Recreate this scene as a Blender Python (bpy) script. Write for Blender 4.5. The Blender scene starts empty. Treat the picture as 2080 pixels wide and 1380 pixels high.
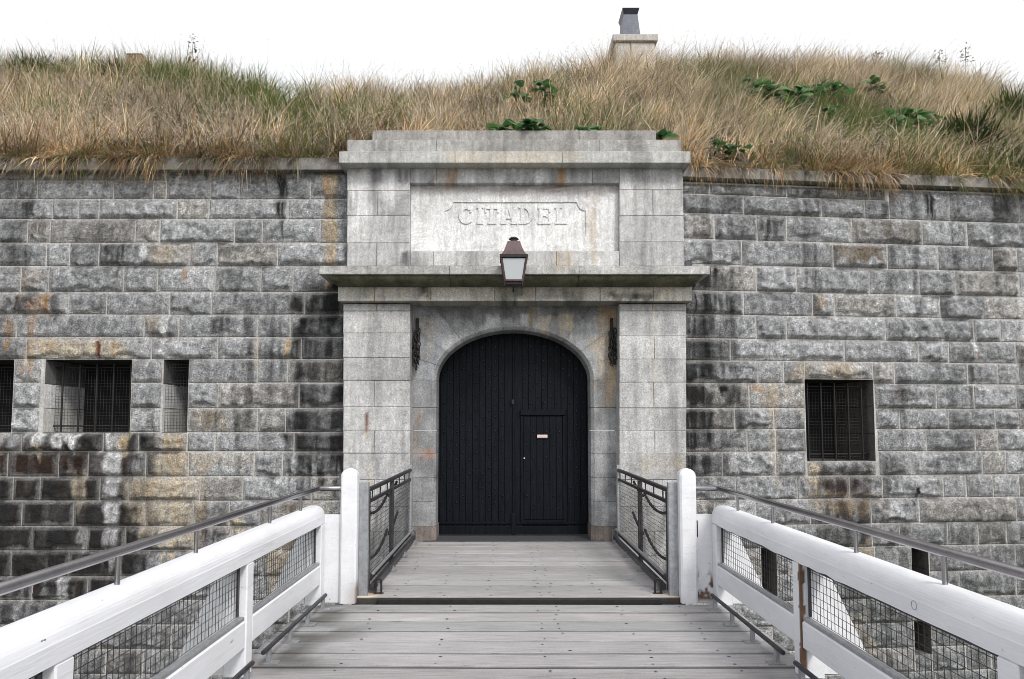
import bpy, math, random
import numpy as np
from mathutils import Vector
R = math.radians
random.seed(7); rng = np.random.default_rng(11)
scene = bpy.context.scene

# ------------------------------------------------------------------ camera, sky, sun, exposure
CAM = (-0.12, -10.15, 1.69)          # eye height on the bridge, ten metres from the gate
FPX, CXP, CYP, PITCH = 1400.0, 1028.0, 779.0, math.atan(0.065)
cam = bpy.data.cameras.new('camera'); cam_o = bpy.data.objects.new('camera', cam)
scene.collection.objects.link(cam_o); scene.camera = cam_o
cam.sensor_width = 36.0; cam.lens = 36.0*FPX/2080.0
cam.shift_x = (1040-CXP)/2080.0; cam.shift_y = (CYP-690)/2080.0
cam.clip_start = 0.05; cam.clip_end = 2000
cam_o.location = CAM; cam_o.rotation_euler = (math.pi/2+PITCH, 0, 0)

SUN_EL, SUN_AZ = R(45), R(152)       # soft light from behind the right shoulder
world = bpy.data.worlds.new('World'); scene.world = world; world.use_nodes = True
wn = world.node_tree; bg = wn.nodes['Background']
sky = wn.nodes.new('ShaderNodeTexSky'); sky.sky_type = 'NISHITA'; sky.sun_disc = False
sky.sun_elevation = SUN_EL; sky.sun_rotation = SUN_AZ; sky.air_density = 1.0; sky.dust_density = 4.0
hs = wn.nodes.new('ShaderNodeHueSaturation'); hs.inputs['Saturation'].default_value = 0.25
mx = wn.nodes.new('ShaderNodeMix'); mx.data_type = 'RGBA'; mx.inputs[0].default_value = 0.72
mx.inputs[7].default_value = (6.1, 6.15, 6.25, 1)   # even white cloud
wn.links.new(sky.outputs[0], hs.inputs['Color']); wn.links.new(hs.outputs[0], mx.inputs[6])
wn.links.new(mx.outputs[2], bg.inputs['Color']); bg.inputs['Strength'].default_value = 0.125
sun = bpy.data.lights.new('sun', 'SUN'); sun.energy = 1.5; sun.angle = R(13); sun.color = (1, .96, .9)
sun_o = bpy.data.objects.new('sun', sun); scene.collection.objects.link(sun_o)
sd = Vector((math.sin(SUN_AZ)*math.cos(SUN_EL), math.cos(SUN_AZ)*math.cos(SUN_EL), math.sin(SUN_EL)))
sun_o.rotation_euler = sd.to_track_quat('Z', 'Y').to_euler()
scene.cycles.filter_width = 0.9
scene.view_settings.view_transform = 'Standard'; scene.view_settings.look = 'None'
scene.view_settings.exposure = 0.72; scene.view_settings.gamma = 1.0

# ------------------------------------------------------------------ survey: photo measurements to metres
cp_, sp_ = math.cos(PITCH), math.sin(PITCH)
def ray(u, v):
    a = (u-CXP)/FPX; b = (CYP-v)/FPX
    return a, cp_-b*sp_, sp_+b*cp_
def P(u, v, Y):
    d = ray(u, v); t = (Y-CAM[1])/d[1]
    return CAM[0]+t*d[0], CAM[2]+t*d[2]
def PX(u, v, Y): return P(u, v, Y)[0]
def PZ(v, Y): return P(1028, v, Y)[1]

# ------------------------------------------------------------------ noise
def _h(ix, iy, s):
    n = (ix.astype(np.int64)*374761393 + iy.astype(np.int64)*668265263 + int(s)*982451653) & 0xffffffff
    n = ((n ^ (n >> 13))*1274126177) & 0xffffffff
    return ((n ^ (n >> 16)) & 0xffffff)/float(0xffffff)
def vn(x, y, s=0):
    x = np.asarray(x, float); y = np.asarray(y, float)
    x0 = np.floor(x); y0 = np.floor(y); fx = x-x0; fy = y-y0
    fx = fx*fx*(3-2*fx); fy = fy*fy*(3-2*fy)
    a = _h(x0, y0, s); b = _h(x0+1, y0, s); c = _h(x0, y0+1, s); d = _h(x0+1, y0+1, s)
    return a*(1-fx)*(1-fy)+b*fx*(1-fy)+c*(1-fx)*fy+d*fx*fy
def ln(x, y, s=0):
    x = np.asarray(x, float); y = np.asarray(y, float); x0 = np.floor(x); y0 = np.floor(y); fx = x-x0; fy = y-y0
    a = _h(x0, y0, s); b = _h(x0+1, y0, s); c = _h(x0, y0+1, s); d = _h(x0+1, y0+1, s)
    up = fx+fy > 1
    return np.where(up, d+(c-d)*(1-fx)+(b-d)*(1-fy), a+(b-a)*fx+(c-a)*fy)      # flat triangles: broken faces
def fbm(x, y, s=0, o=3):
    r = 0; a = .5; t = 0
    for k in range(o):
        r = r+a*vn(np.asarray(x)*2**k, np.asarray(y)*2**k, s+17*k); t += a; a *= .5
    return r/t
def ss(a, b, x): 
    t = np.clip((np.asarray(x, float)-a)/(b-a), 0, 1); return t*t*(3-2*t)

# ------------------------------------------------------------------ object helpers
ORG = {}
COL = scene.collection
def thing(name, label, cat, loc=(0,0,0), group=None):
    o = bpy.data.objects.new(name, None); COL.objects.link(o); o.location = loc
    o.empty_display_size = .2; o['label'] = label; o['category'] = cat
    if group: o['group'] = group
    ORG[o.name] = Vector(loc); return o
def tag(o, label, cat, group=None):
    o['label'] = label; o['category'] = cat
    if group: o['group'] = group
def setcol(me, col):
    at = me.color_attributes.new('Col', 'FLOAT_COLOR', 'POINT')
    c = np.ones((len(me.vertices), 4), np.float32); c[:, :3] = col
    at.data.foreach_set('color', c.ravel())
def mk(name, V, Fc, mat, parent=None, col=None, smooth=False, loc=None, kind=None):
    """one mesh object; V in world metres (or about loc when loc is given)"""
    V = np.asarray(V, float).reshape(-1, 3)
    po = ORG[parent.name] if parent else Vector((0,0,0))
    if loc is None:
        c = (V.min(0)+V.max(0))/2; c[2] = V[:, 2].min(); loc = c; V = V-c
    me = bpy.data.meshes.new(name)
    if isinstance(Fc, np.ndarray):
        n, k = Fc.shape
        me.vertices.add(len(V)); me.vertices.foreach_set('co', V.astype(np.float32).ravel())
        me.loops.add(n*k); me.loops.foreach_set('vertex_index', Fc.astype(np.int32).ravel())
        me.polygons.add(n); me.polygons.foreach_set('loop_start', np.arange(0, n*k, k, dtype=np.int32))
        me.update(calc_edges=True)
    else:
        me.from_pydata(V.tolist(), [], Fc); me.update()
    if smooth: me.polygons.foreach_set('use_smooth', [len(p.vertices) <= 4 for p in me.polygons] if not isinstance(Fc, np.ndarray) else [True]*len(me.polygons))
    if col is not None: setcol(me, col)
    me.materials.append(mat)
    o = bpy.data.objects.new(name, me); COL.objects.link(o)
    o.location = Vector(loc)-po; ORG[o.name] = Vector(loc)
    if parent: o.parent = parent
    if kind: o['kind'] = kind
    return o
def inst(src, loc, parent=None, name=None):
    o = src.copy(); COL.objects.link(o)
    if name: o.name = name
    po = ORG[parent.name] if parent else Vector((0,0,0))
    o.parent = parent; o.location = Vector(loc)-po; ORG[o.name] = Vector(loc); return o

class MB:
    def __init__(s): s.V = []; s.F = []
    def add(s, V, Fc):
        n = len(s.V); s.V += [tuple(v) for v in V]; s.F += [[i+n for i in f] for f in Fc]; return s
    def box(s, x0, x1, y0, y1, z0, z1, b=0.0):
        if b <= 0:
            V = [(x,y,z) for z in (z0,z1) for y in (y0,y1) for x in (x0,x1)]
            return s.add(V, [(0,2,3,1),(4,5,7,6),(0,1,5,4),(2,6,7,3),(0,4,6,2),(1,3,7,5)])
        V = []; idx = {}
        for sx in (0,1):
            for sy in (0,1):
                for sz in (0,1):
                    X = (x0,x1)[sx]; Y = (y0,y1)[sy]; Z = (z0,z1)[sz]
                    ix = X+(b if sx == 0 else -b); iy = Y+(b if sy == 0 else -b); iz = Z+(b if sz == 0 else -b)
                    for k, q in enumerate(((X,iy,iz),(ix,Y,iz),(ix,iy,Z))):
                        idx[sx,sy,sz,k] = len(V); V.append(q)
        Fs = []
        i = lambda a,b_,c,k: idx[a,b_,c,k]
        for a in (0,1):
            f = [i(a,0,0,0), i(a,1,0,0), i(a,1,1,0), i(a,0,1,0)]; Fs.append(f if a else f[::-1])
            f = [i(0,a,0,1), i(1,a,0,1), i(1,a,1,1), i(0,a,1,1)]; Fs.append(f if not a else f[::-1])
            f = [i(0,0,a,2), i(1,0,a,2), i(1,1,a,2), i(0,1,a,2)]; Fs.append(f if a else f[::-1])
        for a in (0,1):
            for c in (0,1):
                f = [i(a,c,0,0), i(a,c,0,1), i(a,c,1,1), i(a,c,1,0)]; Fs.append(f if a != c else f[::-1])
                f = [i(a,0,c,0), i(a,0,c,2), i(a,1,c,2), i(a,1,c,0)]; Fs.append(f if a == c else f[::-1])
                f = [i(0,a,c,1), i(0,a,c,2), i(1,a,c,2), i(1,a,c,1)]; Fs.append(f if a != c else f[::-1])
        for a in (0,1):
            for c in (0,1):
                for d in (0,1):
                    f = [i(a,c,d,0), i(a,c,d,1), i(a,c,d,2)]; Fs.append(f if (a+c+d) % 2 else f[::-1])
        return s.add(V, Fs)
    def tube(s, pts, r, n=10, cap=True, closed=False):
        pts = [Vector(p) for p in pts]; m = len(pts); V = []; up = None
        for k, p in enumerate(pts):
            a = pts[(k-1) % m] if (closed or k > 0) else p
            c = pts[(k+1) % m] if (closed or k < m-1) else p
            t = (c-a).normalized()
            if up is None:
                up = Vector((0,0,1)) if abs(t.z) < .9 else Vector((1,0,0))
            up = (up-t*up.dot(t)).normalized(); w = t.cross(up)
            for j in range(n):
                q = 2*math.pi*j/n; V.append(p+(up*math.cos(q)+w*math.sin(q))*r)
        Fs = []
        for k in range(m if closed else m-1):
            for j in range(n):
                k2 = (k+1) % m
                Fs.append([k*n+j, k2*n+j, k2*n+(j+1) % n, k*n+(j+1) % n])
        if cap and not closed:
            V += V[:n]+V[(m-1)*n:m*n]
            Fs.append([m*n+j for j in range(n)]); Fs.append([(m+1)*n+j for j in reversed(range(n))])
        return s.add(V, Fs)
    def prism(s, poly, y0, y1, axis='y'):
        n = len(poly)
        if axis == 'y': V = [(p[0], y0, p[1]) for p in poly]+[(p[0], y1, p[1]) for p in poly]
        elif axis == 'z': V = [(p[0], p[1], y0) for p in poly]+[(p[0], p[1], y1) for p in poly]
        else: V = [(y0, p[0], p[1]) for p in poly]+[(y1, p[0], p[1]) for p in poly]
        Fs = [list(range(n)), [n+i for i in reversed(range(n))]]
        for i in range(n): Fs.append([i, n+i, n+(i+1) % n, (i+1) % n][::-1])
        return s.add(V, Fs)
    def out(s, name, mat, parent=None, **k):
        return mk(name, s.V, s.F, mat, parent, **k)
def grid_faces(nx, nz, flip=False):
    i, j = np.meshgrid(np.arange(nx-1), np.arange(nz-1)); a = (j*nx+i).ravel()
    f = np.stack([a, a+1, a+nx+1, a+nx], 1)
    return f[:, ::-1] if flip else f

# ------------------------------------------------------------------ materials
def newmat(name):
    m = bpy.data.materials.new(name); m.use_nodes = True
    nt = m.node_tree; return m, nt, nt.nodes['Principled BSDF']
def N(nt, t, **k):
    n = nt.nodes.new(t)
    for a, b in k.items(): setattr(n, a, b)
    return n
def pos(nt, scale=(1,1,1)):
    g = N(nt, 'ShaderNodeNewGeometry'); mp = N(nt, 'ShaderNodeMapping'); mp.inputs['Scale'].default_value = scale
    nt.links.new(g.outputs['Position'], mp.inputs['Vector']); return mp.outputs[0]
def noise(nt, vec, scale, detail=3, rough=.6):
    n = N(nt, 'ShaderNodeTexNoise'); n.inputs['Scale'].default_value = scale
    n.inputs['Detail'].default_value = detail; n.inputs['Roughness'].default_value = rough
    nt.links.new(vec, n.inputs['Vector']); return n.outputs['Fac']
def ramp(nt, fac, a, b, c0, c1):
    r = N(nt, 'ShaderNodeMapRange'); r.inputs[1].default_value = a; r.inputs[2].default_value = b
    r.inputs[3].default_value = c0; r.inputs[4].default_value = c1; nt.links.new(fac, r.inputs[0]); return r.outputs[0]
def mul(nt, a, b):
    m = N(nt, 'ShaderNodeMath', operation='MULTIPLY'); nt.links.new(a, m.inputs[0])
    if isinstance(b, (int, float)): m.inputs[1].default_value = b
    else: nt.links.new(b, m.inputs[1])
    return m.outputs[0]
def scale_col(nt, col, fac):
    v = N(nt, 'ShaderNodeVectorMath', operation='SCALE'); nt.links.new(col, v.inputs[0]); nt.links.new(fac, v.inputs['Scale']); return v.outputs[0]
def colattr(nt):
    a = N(nt, 'ShaderNodeAttribute', attribute_name='Col'); return a.outputs['Color']
def bump(nt, bsdf, h, strength, dist):
    b = N(nt, 'ShaderNodeBump'); b.inputs['Strength'].default_value = strength; b.inputs['Distance'].default_value = dist
    nt.links.new(h, b.inputs['Height']); nt.links.new(b.outputs[0], bsdf.inputs['Normal'])

def granite(name, speck=(.62, 1.38), bstr=.6, bscale=38, bdist=.012, mid_=(.9, 1.1)):
    m, nt, b = newmat(name); v = pos(nt)
    f1 = ramp(nt, noise(nt, v, 40, 5, .85), .34, .66, *speck)
    vo = N(nt, 'ShaderNodeTexVoronoi'); vo.inputs['Scale'].default_value = 130; nt.links.new(v, vo.inputs['Vector'])
    sp = N(nt, 'ShaderNodeSeparateColor'); nt.links.new(vo.outputs['Color'], sp.inputs[0])
    f2 = mul(nt, ramp(nt, sp.outputs[0], 0, 1, .72, 1.25), ramp(nt, noise(nt, v, 15, 5, .7), .36, .64, mid_[0], mid_[1]))
    st = ramp(nt, noise(nt, pos(nt, (9, 9, .9)), 2.2, 4, .65), .3, .72, .80, 1.16)
    f = mul(nt, mul(nt, f1, f2), st)
    nt.links.new(scale_col(nt, colattr(nt), f), b.inputs['Base Color'])
    b.inputs['Roughness'].default_value = .88; b.inputs['Specular IOR Level'].default_value = .25
    bump(nt, b, noise(nt, v, bscale, 5, .7), bstr, bdist); return m
M = {}
M['rock'] = granite('rough_granite', (.36, 1.68), 1.0, 48, .035, (.80, 1.22))
M['dressed'] = granite('dressed_granite', (.72, 1.26), .35, 60, .006)
M['mortar'] = granite('lime_mortar', (.8, 1.2), .5, 45, .01)

def paint():
    m, nt, b = newmat('painted_timber')
    f = ramp(nt, noise(nt, pos(nt, (1, .3, 1)), 5, 6, .7), .3, .75, .88, 1.05)
    g = ramp(nt, noise(nt, pos(nt, (34, 1.3, 34)), 2.2, 4, .6), .26, .31, .62, 1)          # fine drying cracks along the grain
    sm = ramp(nt, noise(nt, pos(nt, (1.5, .5, 7)), 3, 5, .75), .55, .78, 1, .80)             # grubby smears
    col = scale_col(nt, colattr(nt), mul(nt, mul(nt, f, g), sm))
    ch1 = ramp(nt, noise(nt, pos(nt, (5, 2.2, 6)), 3.2, 6, .72), .672, .69, 0, 1)            # flaked spots
    mx_ = N(nt, 'ShaderNodeMix', data_type='RGBA'); nt.links.new(ch1, mx_.inputs[0]); nt.links.new(col, mx_.inputs[6]); mx_.inputs[7].default_value = (.16, .12, .10, 1)
    nt.links.new(mx_.outputs[2], b.inputs['Base Color'])
    b.inputs['Roughness'].default_value = .5; b.inputs['Specular IOR Level'].default_value = .35
    bump(nt, b, noise(nt, pos(nt, (26, 1.6, 26)), 2.5, 5, .65), .4, .006); return m
M['paint'] = paint()
def deck():
    m, nt, b = newmat('weathered_deck')
    g = ramp(nt, noise(nt, pos(nt, (1.2, 34, 10)), 2.2, 6, .7), .28, .72, .62, 1.28)
    c = ramp(nt, noise(nt, pos(nt, (1.6, 60, 10)), 2.0, 3, .6), .30, .37, .35, 1)
    s = ramp(nt, noise(nt, pos(nt), 90, 3, .7), .3, .7, .86, 1.12)
    nt.links.new(scale_col(nt, colattr(nt), mul(nt, mul(nt, g, c), s)), b.inputs['Base Color'])
    b.inputs['Roughness'].default_value = .8
    bump(nt, b, noise(nt, pos(nt, (1.2, 40, 10)), 2.4, 5, .7), .5, .006); return m
M['deck'] = deck()
def plain(name, col, rough=.6, metal=0., var=.25, sc=18, bs=0., spec=.5, vscale=(1,1,1)):
    m, nt, b = newmat(name)
    rgb = N(nt, 'ShaderNodeRGB'); rgb.outputs[0].default_value = (*col, 1)
    f = ramp(nt, noise(nt, pos(nt, vscale), sc, 4, .65), .3, .7, 1-var, 1+var)
    nt.links.new(scale_col(nt, rgb.outputs[0], f), b.inputs['Base Color'])
    b.inputs['Roughness'].default_value = rough; b.inputs['Metallic'].default_value = metal
    b.inputs['Specular IOR Level'].default_value = spec
    if bs: bump(nt, b, noise(nt, pos(nt, vscale), sc*2, 4, .6), bs, .004)
    return m
M['door'] = plain('dark_gate_paint', (.0055, .007, .0105), .5, 0, .45, 5, .35, .10, (8, 8, .8))
M['door2'] = plain('iron_stud_paint', (.010, .0105, .012), .35, 0, .2, spec=.5)
M['steel'] = plain('brushed_handrail_steel', (.40, .39, .41), .27, 1., .12, 9)
M['galv'] = plain('galvanised_steel', (.34, .35, .37), .55, .6, .22, 25)
M['dsteel'] = plain('dark_steel', (.06, .06, .068), .45, .6, .35, 14)
M['wire'] = plain('mesh_wire', (.05, .05, .055), .5, .5, .2)
M['iron'] = plain('black_iron', (.018, .016, .016), .6, .3, .4, 20)
M['rust'] = plain('rusty_iron', (.06, .03, .02), .75, .2, .5, 30)
M['copper'] = plain('aged_copper', (.075, .046, .05), .45, .3, .35, 9)
M['copperd'] = plain('dark_copper', (.03, .026, .026), .45, .4, .3, 14)
M['sill'] = plain('dark_sill_timber', (.06, .062, .07), .6, 0, .6, 12, .4, .4, (1, 12, 6))
M['void'] = plain('unlit_interior', (.012, .012, .013), .95, 0, .4, 3)  # near-black colour stands in for the unlit depth behind the openings
M['plate'] = plain('pale_plate', (.62, .5, .48), .4, 0, .1)
M['cowl'] = plain('slate_metal_cowl', (.035, .04, .055), .4, .5, .25, 6)
M['lead'] = plain('pale_metal_edge', (.5, .5, .52), .5, .2, .1)
M['brick'] = plain('orange_brick', (.24, .115, .07), .8, 0, .25, 20)
M['soil'] = plain('bank_soil', (.035, .027, .016), .95, 0, .5, 5, .5)
M['ditch'] = plain('ditch_gravel_grass', (.07, .075, .05), .95, 0, .4, 2, .5)
M['timber'] = plain('beam_timber', (.09, .07, .055), .85, 0, .3, 8)
M['flower'] = plain('yellow_flower', (.36, .26, .03), .7, 0, .3, 40)
m, nt, b = newmat('frosted_glass'); b.inputs['Base Color'].default_value = (.60, .63, .66, 1)
b.inputs['Roughness'].default_value = .28; b.inputs['Transmission Weight'].default_value = .25; M['glass'] = m
def leafmat(name, trans=.35):
    m, nt, b = newmat(name); b.inputs['Roughness'].default_value = .6; b.inputs['Specular IOR Level'].default_value = .3
    c = colattr(nt); nt.links.new(c, b.inputs['Base Color'])
    t = N(nt, 'ShaderNodeBsdfTranslucent'); nt.links.new(c, t.inputs['Color'])
    x = N(nt, 'ShaderNodeMixShader'); x.inputs[0].default_value = trans
    nt.links.new(b.outputs[0], x.inputs[1]); nt.links.new(t.outputs[0], x.inputs[2])
    nt.links.new(x.outputs[0], nt.nodes['Material Output'].inputs['Surface']); return m
M['grass'] = leafmat('dry_grass_blades', .3); M['leaf'] = leafmat('broad_leaf', .38)

# ------------------------------------------------------------------ stain maps (weathering anchored on the masonry)
DARK = (.017, .017, .018); BROWN = (.03, .017, .012); CREAM = (.50, .43, .33); WHITE = (.68, .68, .69)
RUST = (.33, .205, .105); TAN = (.42, .33, .215); DRUST = (.12, .035, .015); MOSS = (.075, .075, .045); PALE = (.48, .48, .50)
LW_Y = 0.28
RA = R(5.6); R0 = (PX(1392, 700, .28), .28)
def PR(u, v):
    """point on the right-hand wall: distance along it and height"""
    d = ray(u, v); ca, sa = math.cos(RA), math.sin(RA)
    bx, by = R0[0]-CAM[0], R0[1]-CAM[1]
    det = d[0]*(-sa)+ca*d[1]
    t = (bx*(-sa)+ca*by)/det; s = (d[0]*by-d[1]*bx)/det
    return s, CAM[2]+t*d[2]
def S_left(L): return [(*sorted((PX(a, 600, LW_Y), PX(b, 600, LW_Y))), PZ(d, LW_Y), PZ(c, LW_Y), col, k, st) for a, b, c, d, col, k, st in L]
def S_right(L):
    o = []
    for a, b, c, d, col, k, st in L:
        m_ = (c+d)/2; o.append((PR(a, m_)[0], PR(b, m_)[0], PR((a+b)/2, d)[1], PR((a+b)/2, c)[1], col, k, st))
    return o
def S_gate(L, Y=0.): return [(PX(a, 600, Y), PX(b, 600, Y), PZ(d, Y), PZ(c, Y), col, k, st) for a, b, c, d, col, k, st in L]
def stain(c, s, z, L):
    s_lo, s_hi, z_lo, z_hi = s.min(), s.max(), z.min(), z.max()
    """c: colours; each stain is a box with soft, streaky, ragged edges"""
    for n_, (a, b, z0, z1, col, k, st) in enumerate(L):
        if s_hi < a-.35 or s_lo > b+.35 or z_hi < z0-.7 or z_lo > z1+.7: continue
        w = max(.02, min(.22, (b-a)*.3)); h = max(.03, min(.30, (z1-z0)*.3))
        js = (fbm(s*3+9.1*n_, z*3, 5)-.5)*w*2.2; jz = (vn(s*16, z*.6+n_*3.3, 9)-.5)*h*3.2
        g = ss(a-w/2, a+w/2, s+js)*(1-ss(b-w/2, b+w/2, s+js))*ss(z0-h/2, z0+h/2, z+jz)*(1-ss(z1-h*.4, z1+h*.25, z+jz*.3))
        if st: g = g*(1-st+st*ss(.38, .66, fbm(s*11, z*.9+n_*1.7, 31+n_)))
        if b-a < .6: g = g*(.55+.45*ss(.25, .55, vn(s*34, z*1.4, 57+n_)))
        else: g = g*(.72+.5*fbm(s*5+n_, z*5, 59))
        g = np.clip(g*k*(.85+.5*fbm(s*9, z*2.2, 63+n_)), 0, 1)[:, None]; c = c*(1-g)+np.array(col)*g
    return c
ST_L = S_left([
 (-90,60,345,560,DARK,.35,.6),(60,700,345,372,DARK,.35,.7),(590,720,610,960,DARK,.95,.4),(610,650,560,1000,DARK,.6,.6),(540,560,590,900,DARK,.5,.6),(630,720,560,640,DARK,.9,.3),(540,600,640,800,DARK,.55,.6),
 (559,578,345,445,DARK,.9,0),(38,62,400,452,DARK,.7,.2),(205,262,494,546,DARK,.85,.5),(262,312,494,546,DARK,.6,.8),
 (0,60,490,545,DARK,.6,.4),(60,90,446,494,BROWN,.6,0),(440,520,545,592,DARK,.6,.6),(0,130,596,640,BROWN,.7,.7),(120,220,594,690,DARK,.45,.6),
 (430,470,640,690,DARK,.7,.3),(300,330,640,690,TAN,.5,.3),(0,32,640,730,BROWN,.6,.5),(380,420,690,732,DARK,.4,.5),
 (-80,300,895,1200,BROWN,1.0,.25),(-80,330,960,1230,DARK,.9,.35),(380,480,1020,1110,BROWN,.85,.5),(90,330,876,922,DARK,.95,.15),
 (115,180,882,912,WHITE,.95,.2),(222,262,880,960,WHITE,.9,.2),(85,108,880,905,WHITE,.9,0),(255,275,880,915,TAN,.8,0),
 (-90,25,880,1000,TAN,.45,.7),(270,330,880,1060,DARK,.6,.5),(232,262,905,1120,PALE,.8,.3),(352,385,882,970,TAN,.9,.15),(330,420,918,972,CREAM,.65,.5),
 (320,385,970,1022,TAN,.65,.3),(290,420,965,1110,CREAM,.7,.5),(360,385,960,1100,CREAM,.9,.2),(390,520,922,950,TAN,.55,.6),(400,470,832,870,TAN,.45,.5),
 (425,455,832,870,DARK,.7,.4),(470,520,1040,1130,CREAM,.7,.4),(560,600,1060,1200,TAN,.7,.3),(590,690,1020,1060,TAN,.4,.6),
 (165,195,960,1030,CREAM,.75,.3),(88,100,900,930,CREAM,.7,0),(140,165,1170,1240,PALE,.8,.2),(180,200,1065,1110,PALE,.6,.2),
 (75,260,690,730,CREAM,.85,.35),(62,82,596,730,RUST,.75,.2),(85,105,594,642,RUST,.85,.1),(14,28,640,700,RUST,.7,.3),(95,125,690,730,TAN,.8,.2),(50,58,728,760,RUST,.8,0),
 (202,211,688,728,DRUST,1.,0),(236,241,688,728,RUST,.8,0),(305,395,688,732,PALE,.7,.6),(520,532,688,760,CREAM,.8,.1),(580,594,690,730,TAN,.8,.1),
 (652,682,345,560,TAN,.75,.25),(655,670,345,410,RUST,.5,.3),(305,395,496,545,CREAM,.6,.6),(372,440,543,596,PALE,.75,.4),(370,382,543,570,RUST,.6,0),
 (285,300,500,540,WHITE,.7,.2),(35,95,545,594,TAN,.35,.5),(0,40,545,594,PALE,.5,.5),(130,145,596,660,PALE,.7,.1),(330,350,638,690,WHITE,.8,.2),
 (325,420,730,782,PALE,.3,.6),(420,560,400,440,PALE,.35,.5),(150,190,408,445,PALE,.5,.3),(15,60,1200,1300,DARK,.6,.5),(-90,700,1230,1500,DARK,.5,.5)])
ST_R = S_right([
 (1385,1445,545,960,DARK,1.15,.25),(1430,1490,545,640,DARK,.95,.35),(1400,1500,640,790,DARK,.7,.5),(1400,1520,800,960,DARK,.55,.5),(1462,1510,395,430,DARK,.55,.1),
 (1541,1592,446,490,DARK,.75,.1),(1878,1896,392,450,DARK,.95,0),(1460,1500,780,815,DARK,.8,.3),(1702,1795,500,535,(.16,.13,.10),.85,0),
 (1733,1870,450,490,(.18,.15,.12),.5,.3),(1600,1770,734,772,TAN,.5,.6),(1712,1720,734,775,RUST,.6,0),(1522,1545,778,800,RUST,.8,.1),
 (1520,1640,780,830,TAN,.3,.6),(1560,1582,776,980,TAN,.5,.3),(1640,1790,938,1000,BROWN,.75,.4),(1640,1662,935,1000,CREAM,.8,.2),
 (1660,1790,970,1080,BROWN,.7,.5),(1640,1800,1000,1040,TAN,.4,.6),(1790,1830,920,1000,DARK,.6,.5),(1850,1862,990,1020,DARK,.95,0),(1880,1990,830,960,DARK,.35,.6),
 (1800,1830,776,830,BROWN,.55,.5),(1830,2080,735,780,DARK,.3,.7),(1480,1530,780,860,DARK,.5,.5),(1400,1480,900,960,DARK,.7,.5),
 (1500,1640,840,930,DARK,.3,.7),(1970,1984,692,722,WHITE,.95,0),(1978,1985,715,733,DRUST,.9,0),(1968,1975,696,712,DARK,1.,0),(2068,2090,545,720,WHITE,.55,.5),
 (1655,1675,598,636,TAN,.45,.2),(1600,1750,645,690,PALE,.35,.6),(1800,1830,1120,1160,WHITE,.8,.2),(1640,2300,1050,1500,(.05,.055,.05),.62,.4),
 (1690,1760,1250,1330,CREAM,.75,.5),(1745,1770,1100,1160,TAN,.6,.3),(1390,1800,370,392,DARK,.4,.6),(1460,1480,783,800,(.01,.01,.01),1.,0)])
ST_G = S_gate([
 (705,1205,336,376,PALE,.6,.4),(745,1200,336,374,DARK,.42,.85),(800,1130,336,374,WHITE,.65,.8),(712,748,340,450,WHITE,1.,.1),(1035,1060,340,370,WHITE,.8,.3),(930,960,340,372,WHITE,.6,.5),(775,800,340,420,WHITE,.85,.2),(1010,1025,340,368,WHITE,.9,0),(1090,1102,340,368,WHITE,.9,0),
 (900,930,338,372,RUST,.6,.4),(1135,1150,336,376,RUST,.95,.1),(880,892,338,390,TAN,.7,.2),(715,730,336,350,RUST,.55,.2),
 (745,765,340,400,DARK,.45,.3),(850,880,345,376,DARK,.4,.4),(980,1090,345,372,DARK,.35,.6),(805,830,345,380,DARK,.4,.3),
 (876,902,378,500,WHITE,.9,.15),(1200,1212,378,500,TAN,.5,.3),(1214,1240,378,440,WHITE,.5,.3),(1130,1200,378,420,PALE,.5,.5),
 (840,1255,376,390,(.30,.24,.22),.45,.3),(815,832,510,540,DARK,.75,.1),(1125,1160,505,560,TAN,.5,.2),(640,760,540,560,MOSS,.3,.5),
 (690,1405,582,612,CREAM,.5,.5),(840,875,585,612,DARK,.75,.3),(1005,1085,582,612,MOSS,.75,.4),(1090,1180,590,612,DARK,.5,.6),(1220,1320,598,612,DARK,.75,.4),(700,830,585,612,DARK,.3,.7),
 (745,752,836,872,DRUST,.85,.1),(748,753,860,890,TAN,.6,.2),(752,758,610,632,TAN,.7,0),(1325,1331,612,640,TAN,.4,.2),(1268,1390,677,705,WHITE,.45,.5),(1320,1332,625,830,TAN,.25,.3),
 (1330,1335,840,860,MOSS,.5,.3),(1300,1370,925,960,TAN,.4,.6),(697,760,775,815,PALE,.5,.2),(752,760,930,990,TAN,.35,.2)])
ST_A = S_gate([
 (840,1256,618,650,DARK,.5,.4),(985,1000,640,672,WHITE,.7,.3),(1055,1068,640,672,WHITE,.85,.2),(1098,1116,640,680,CREAM,.85,.2),(1140,1165,640,690,CREAM,.85,.2),(1215,1258,615,800,TAN,.8,.3),(1225,1240,620,650,RUST,.85,.1),
 (1072,1085,618,650,TAN,.6,.3),(850,880,640,700,TAN,.4,.5),(1196,1215,690,720,TAN,.6,.3),(858,900,680,760,(.20,.23,.27),.4,.4),(1210,1235,760,860,DARK,.4,.4),
 (842,852,820,940,RUST,.55,.3),(860,884,912,930,(.33,.22,.18),.8,0),(840,884,930,970,DARK,.35,.4),(1205,1256,960,1000,DARK,.35,.4)], .3)

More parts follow.
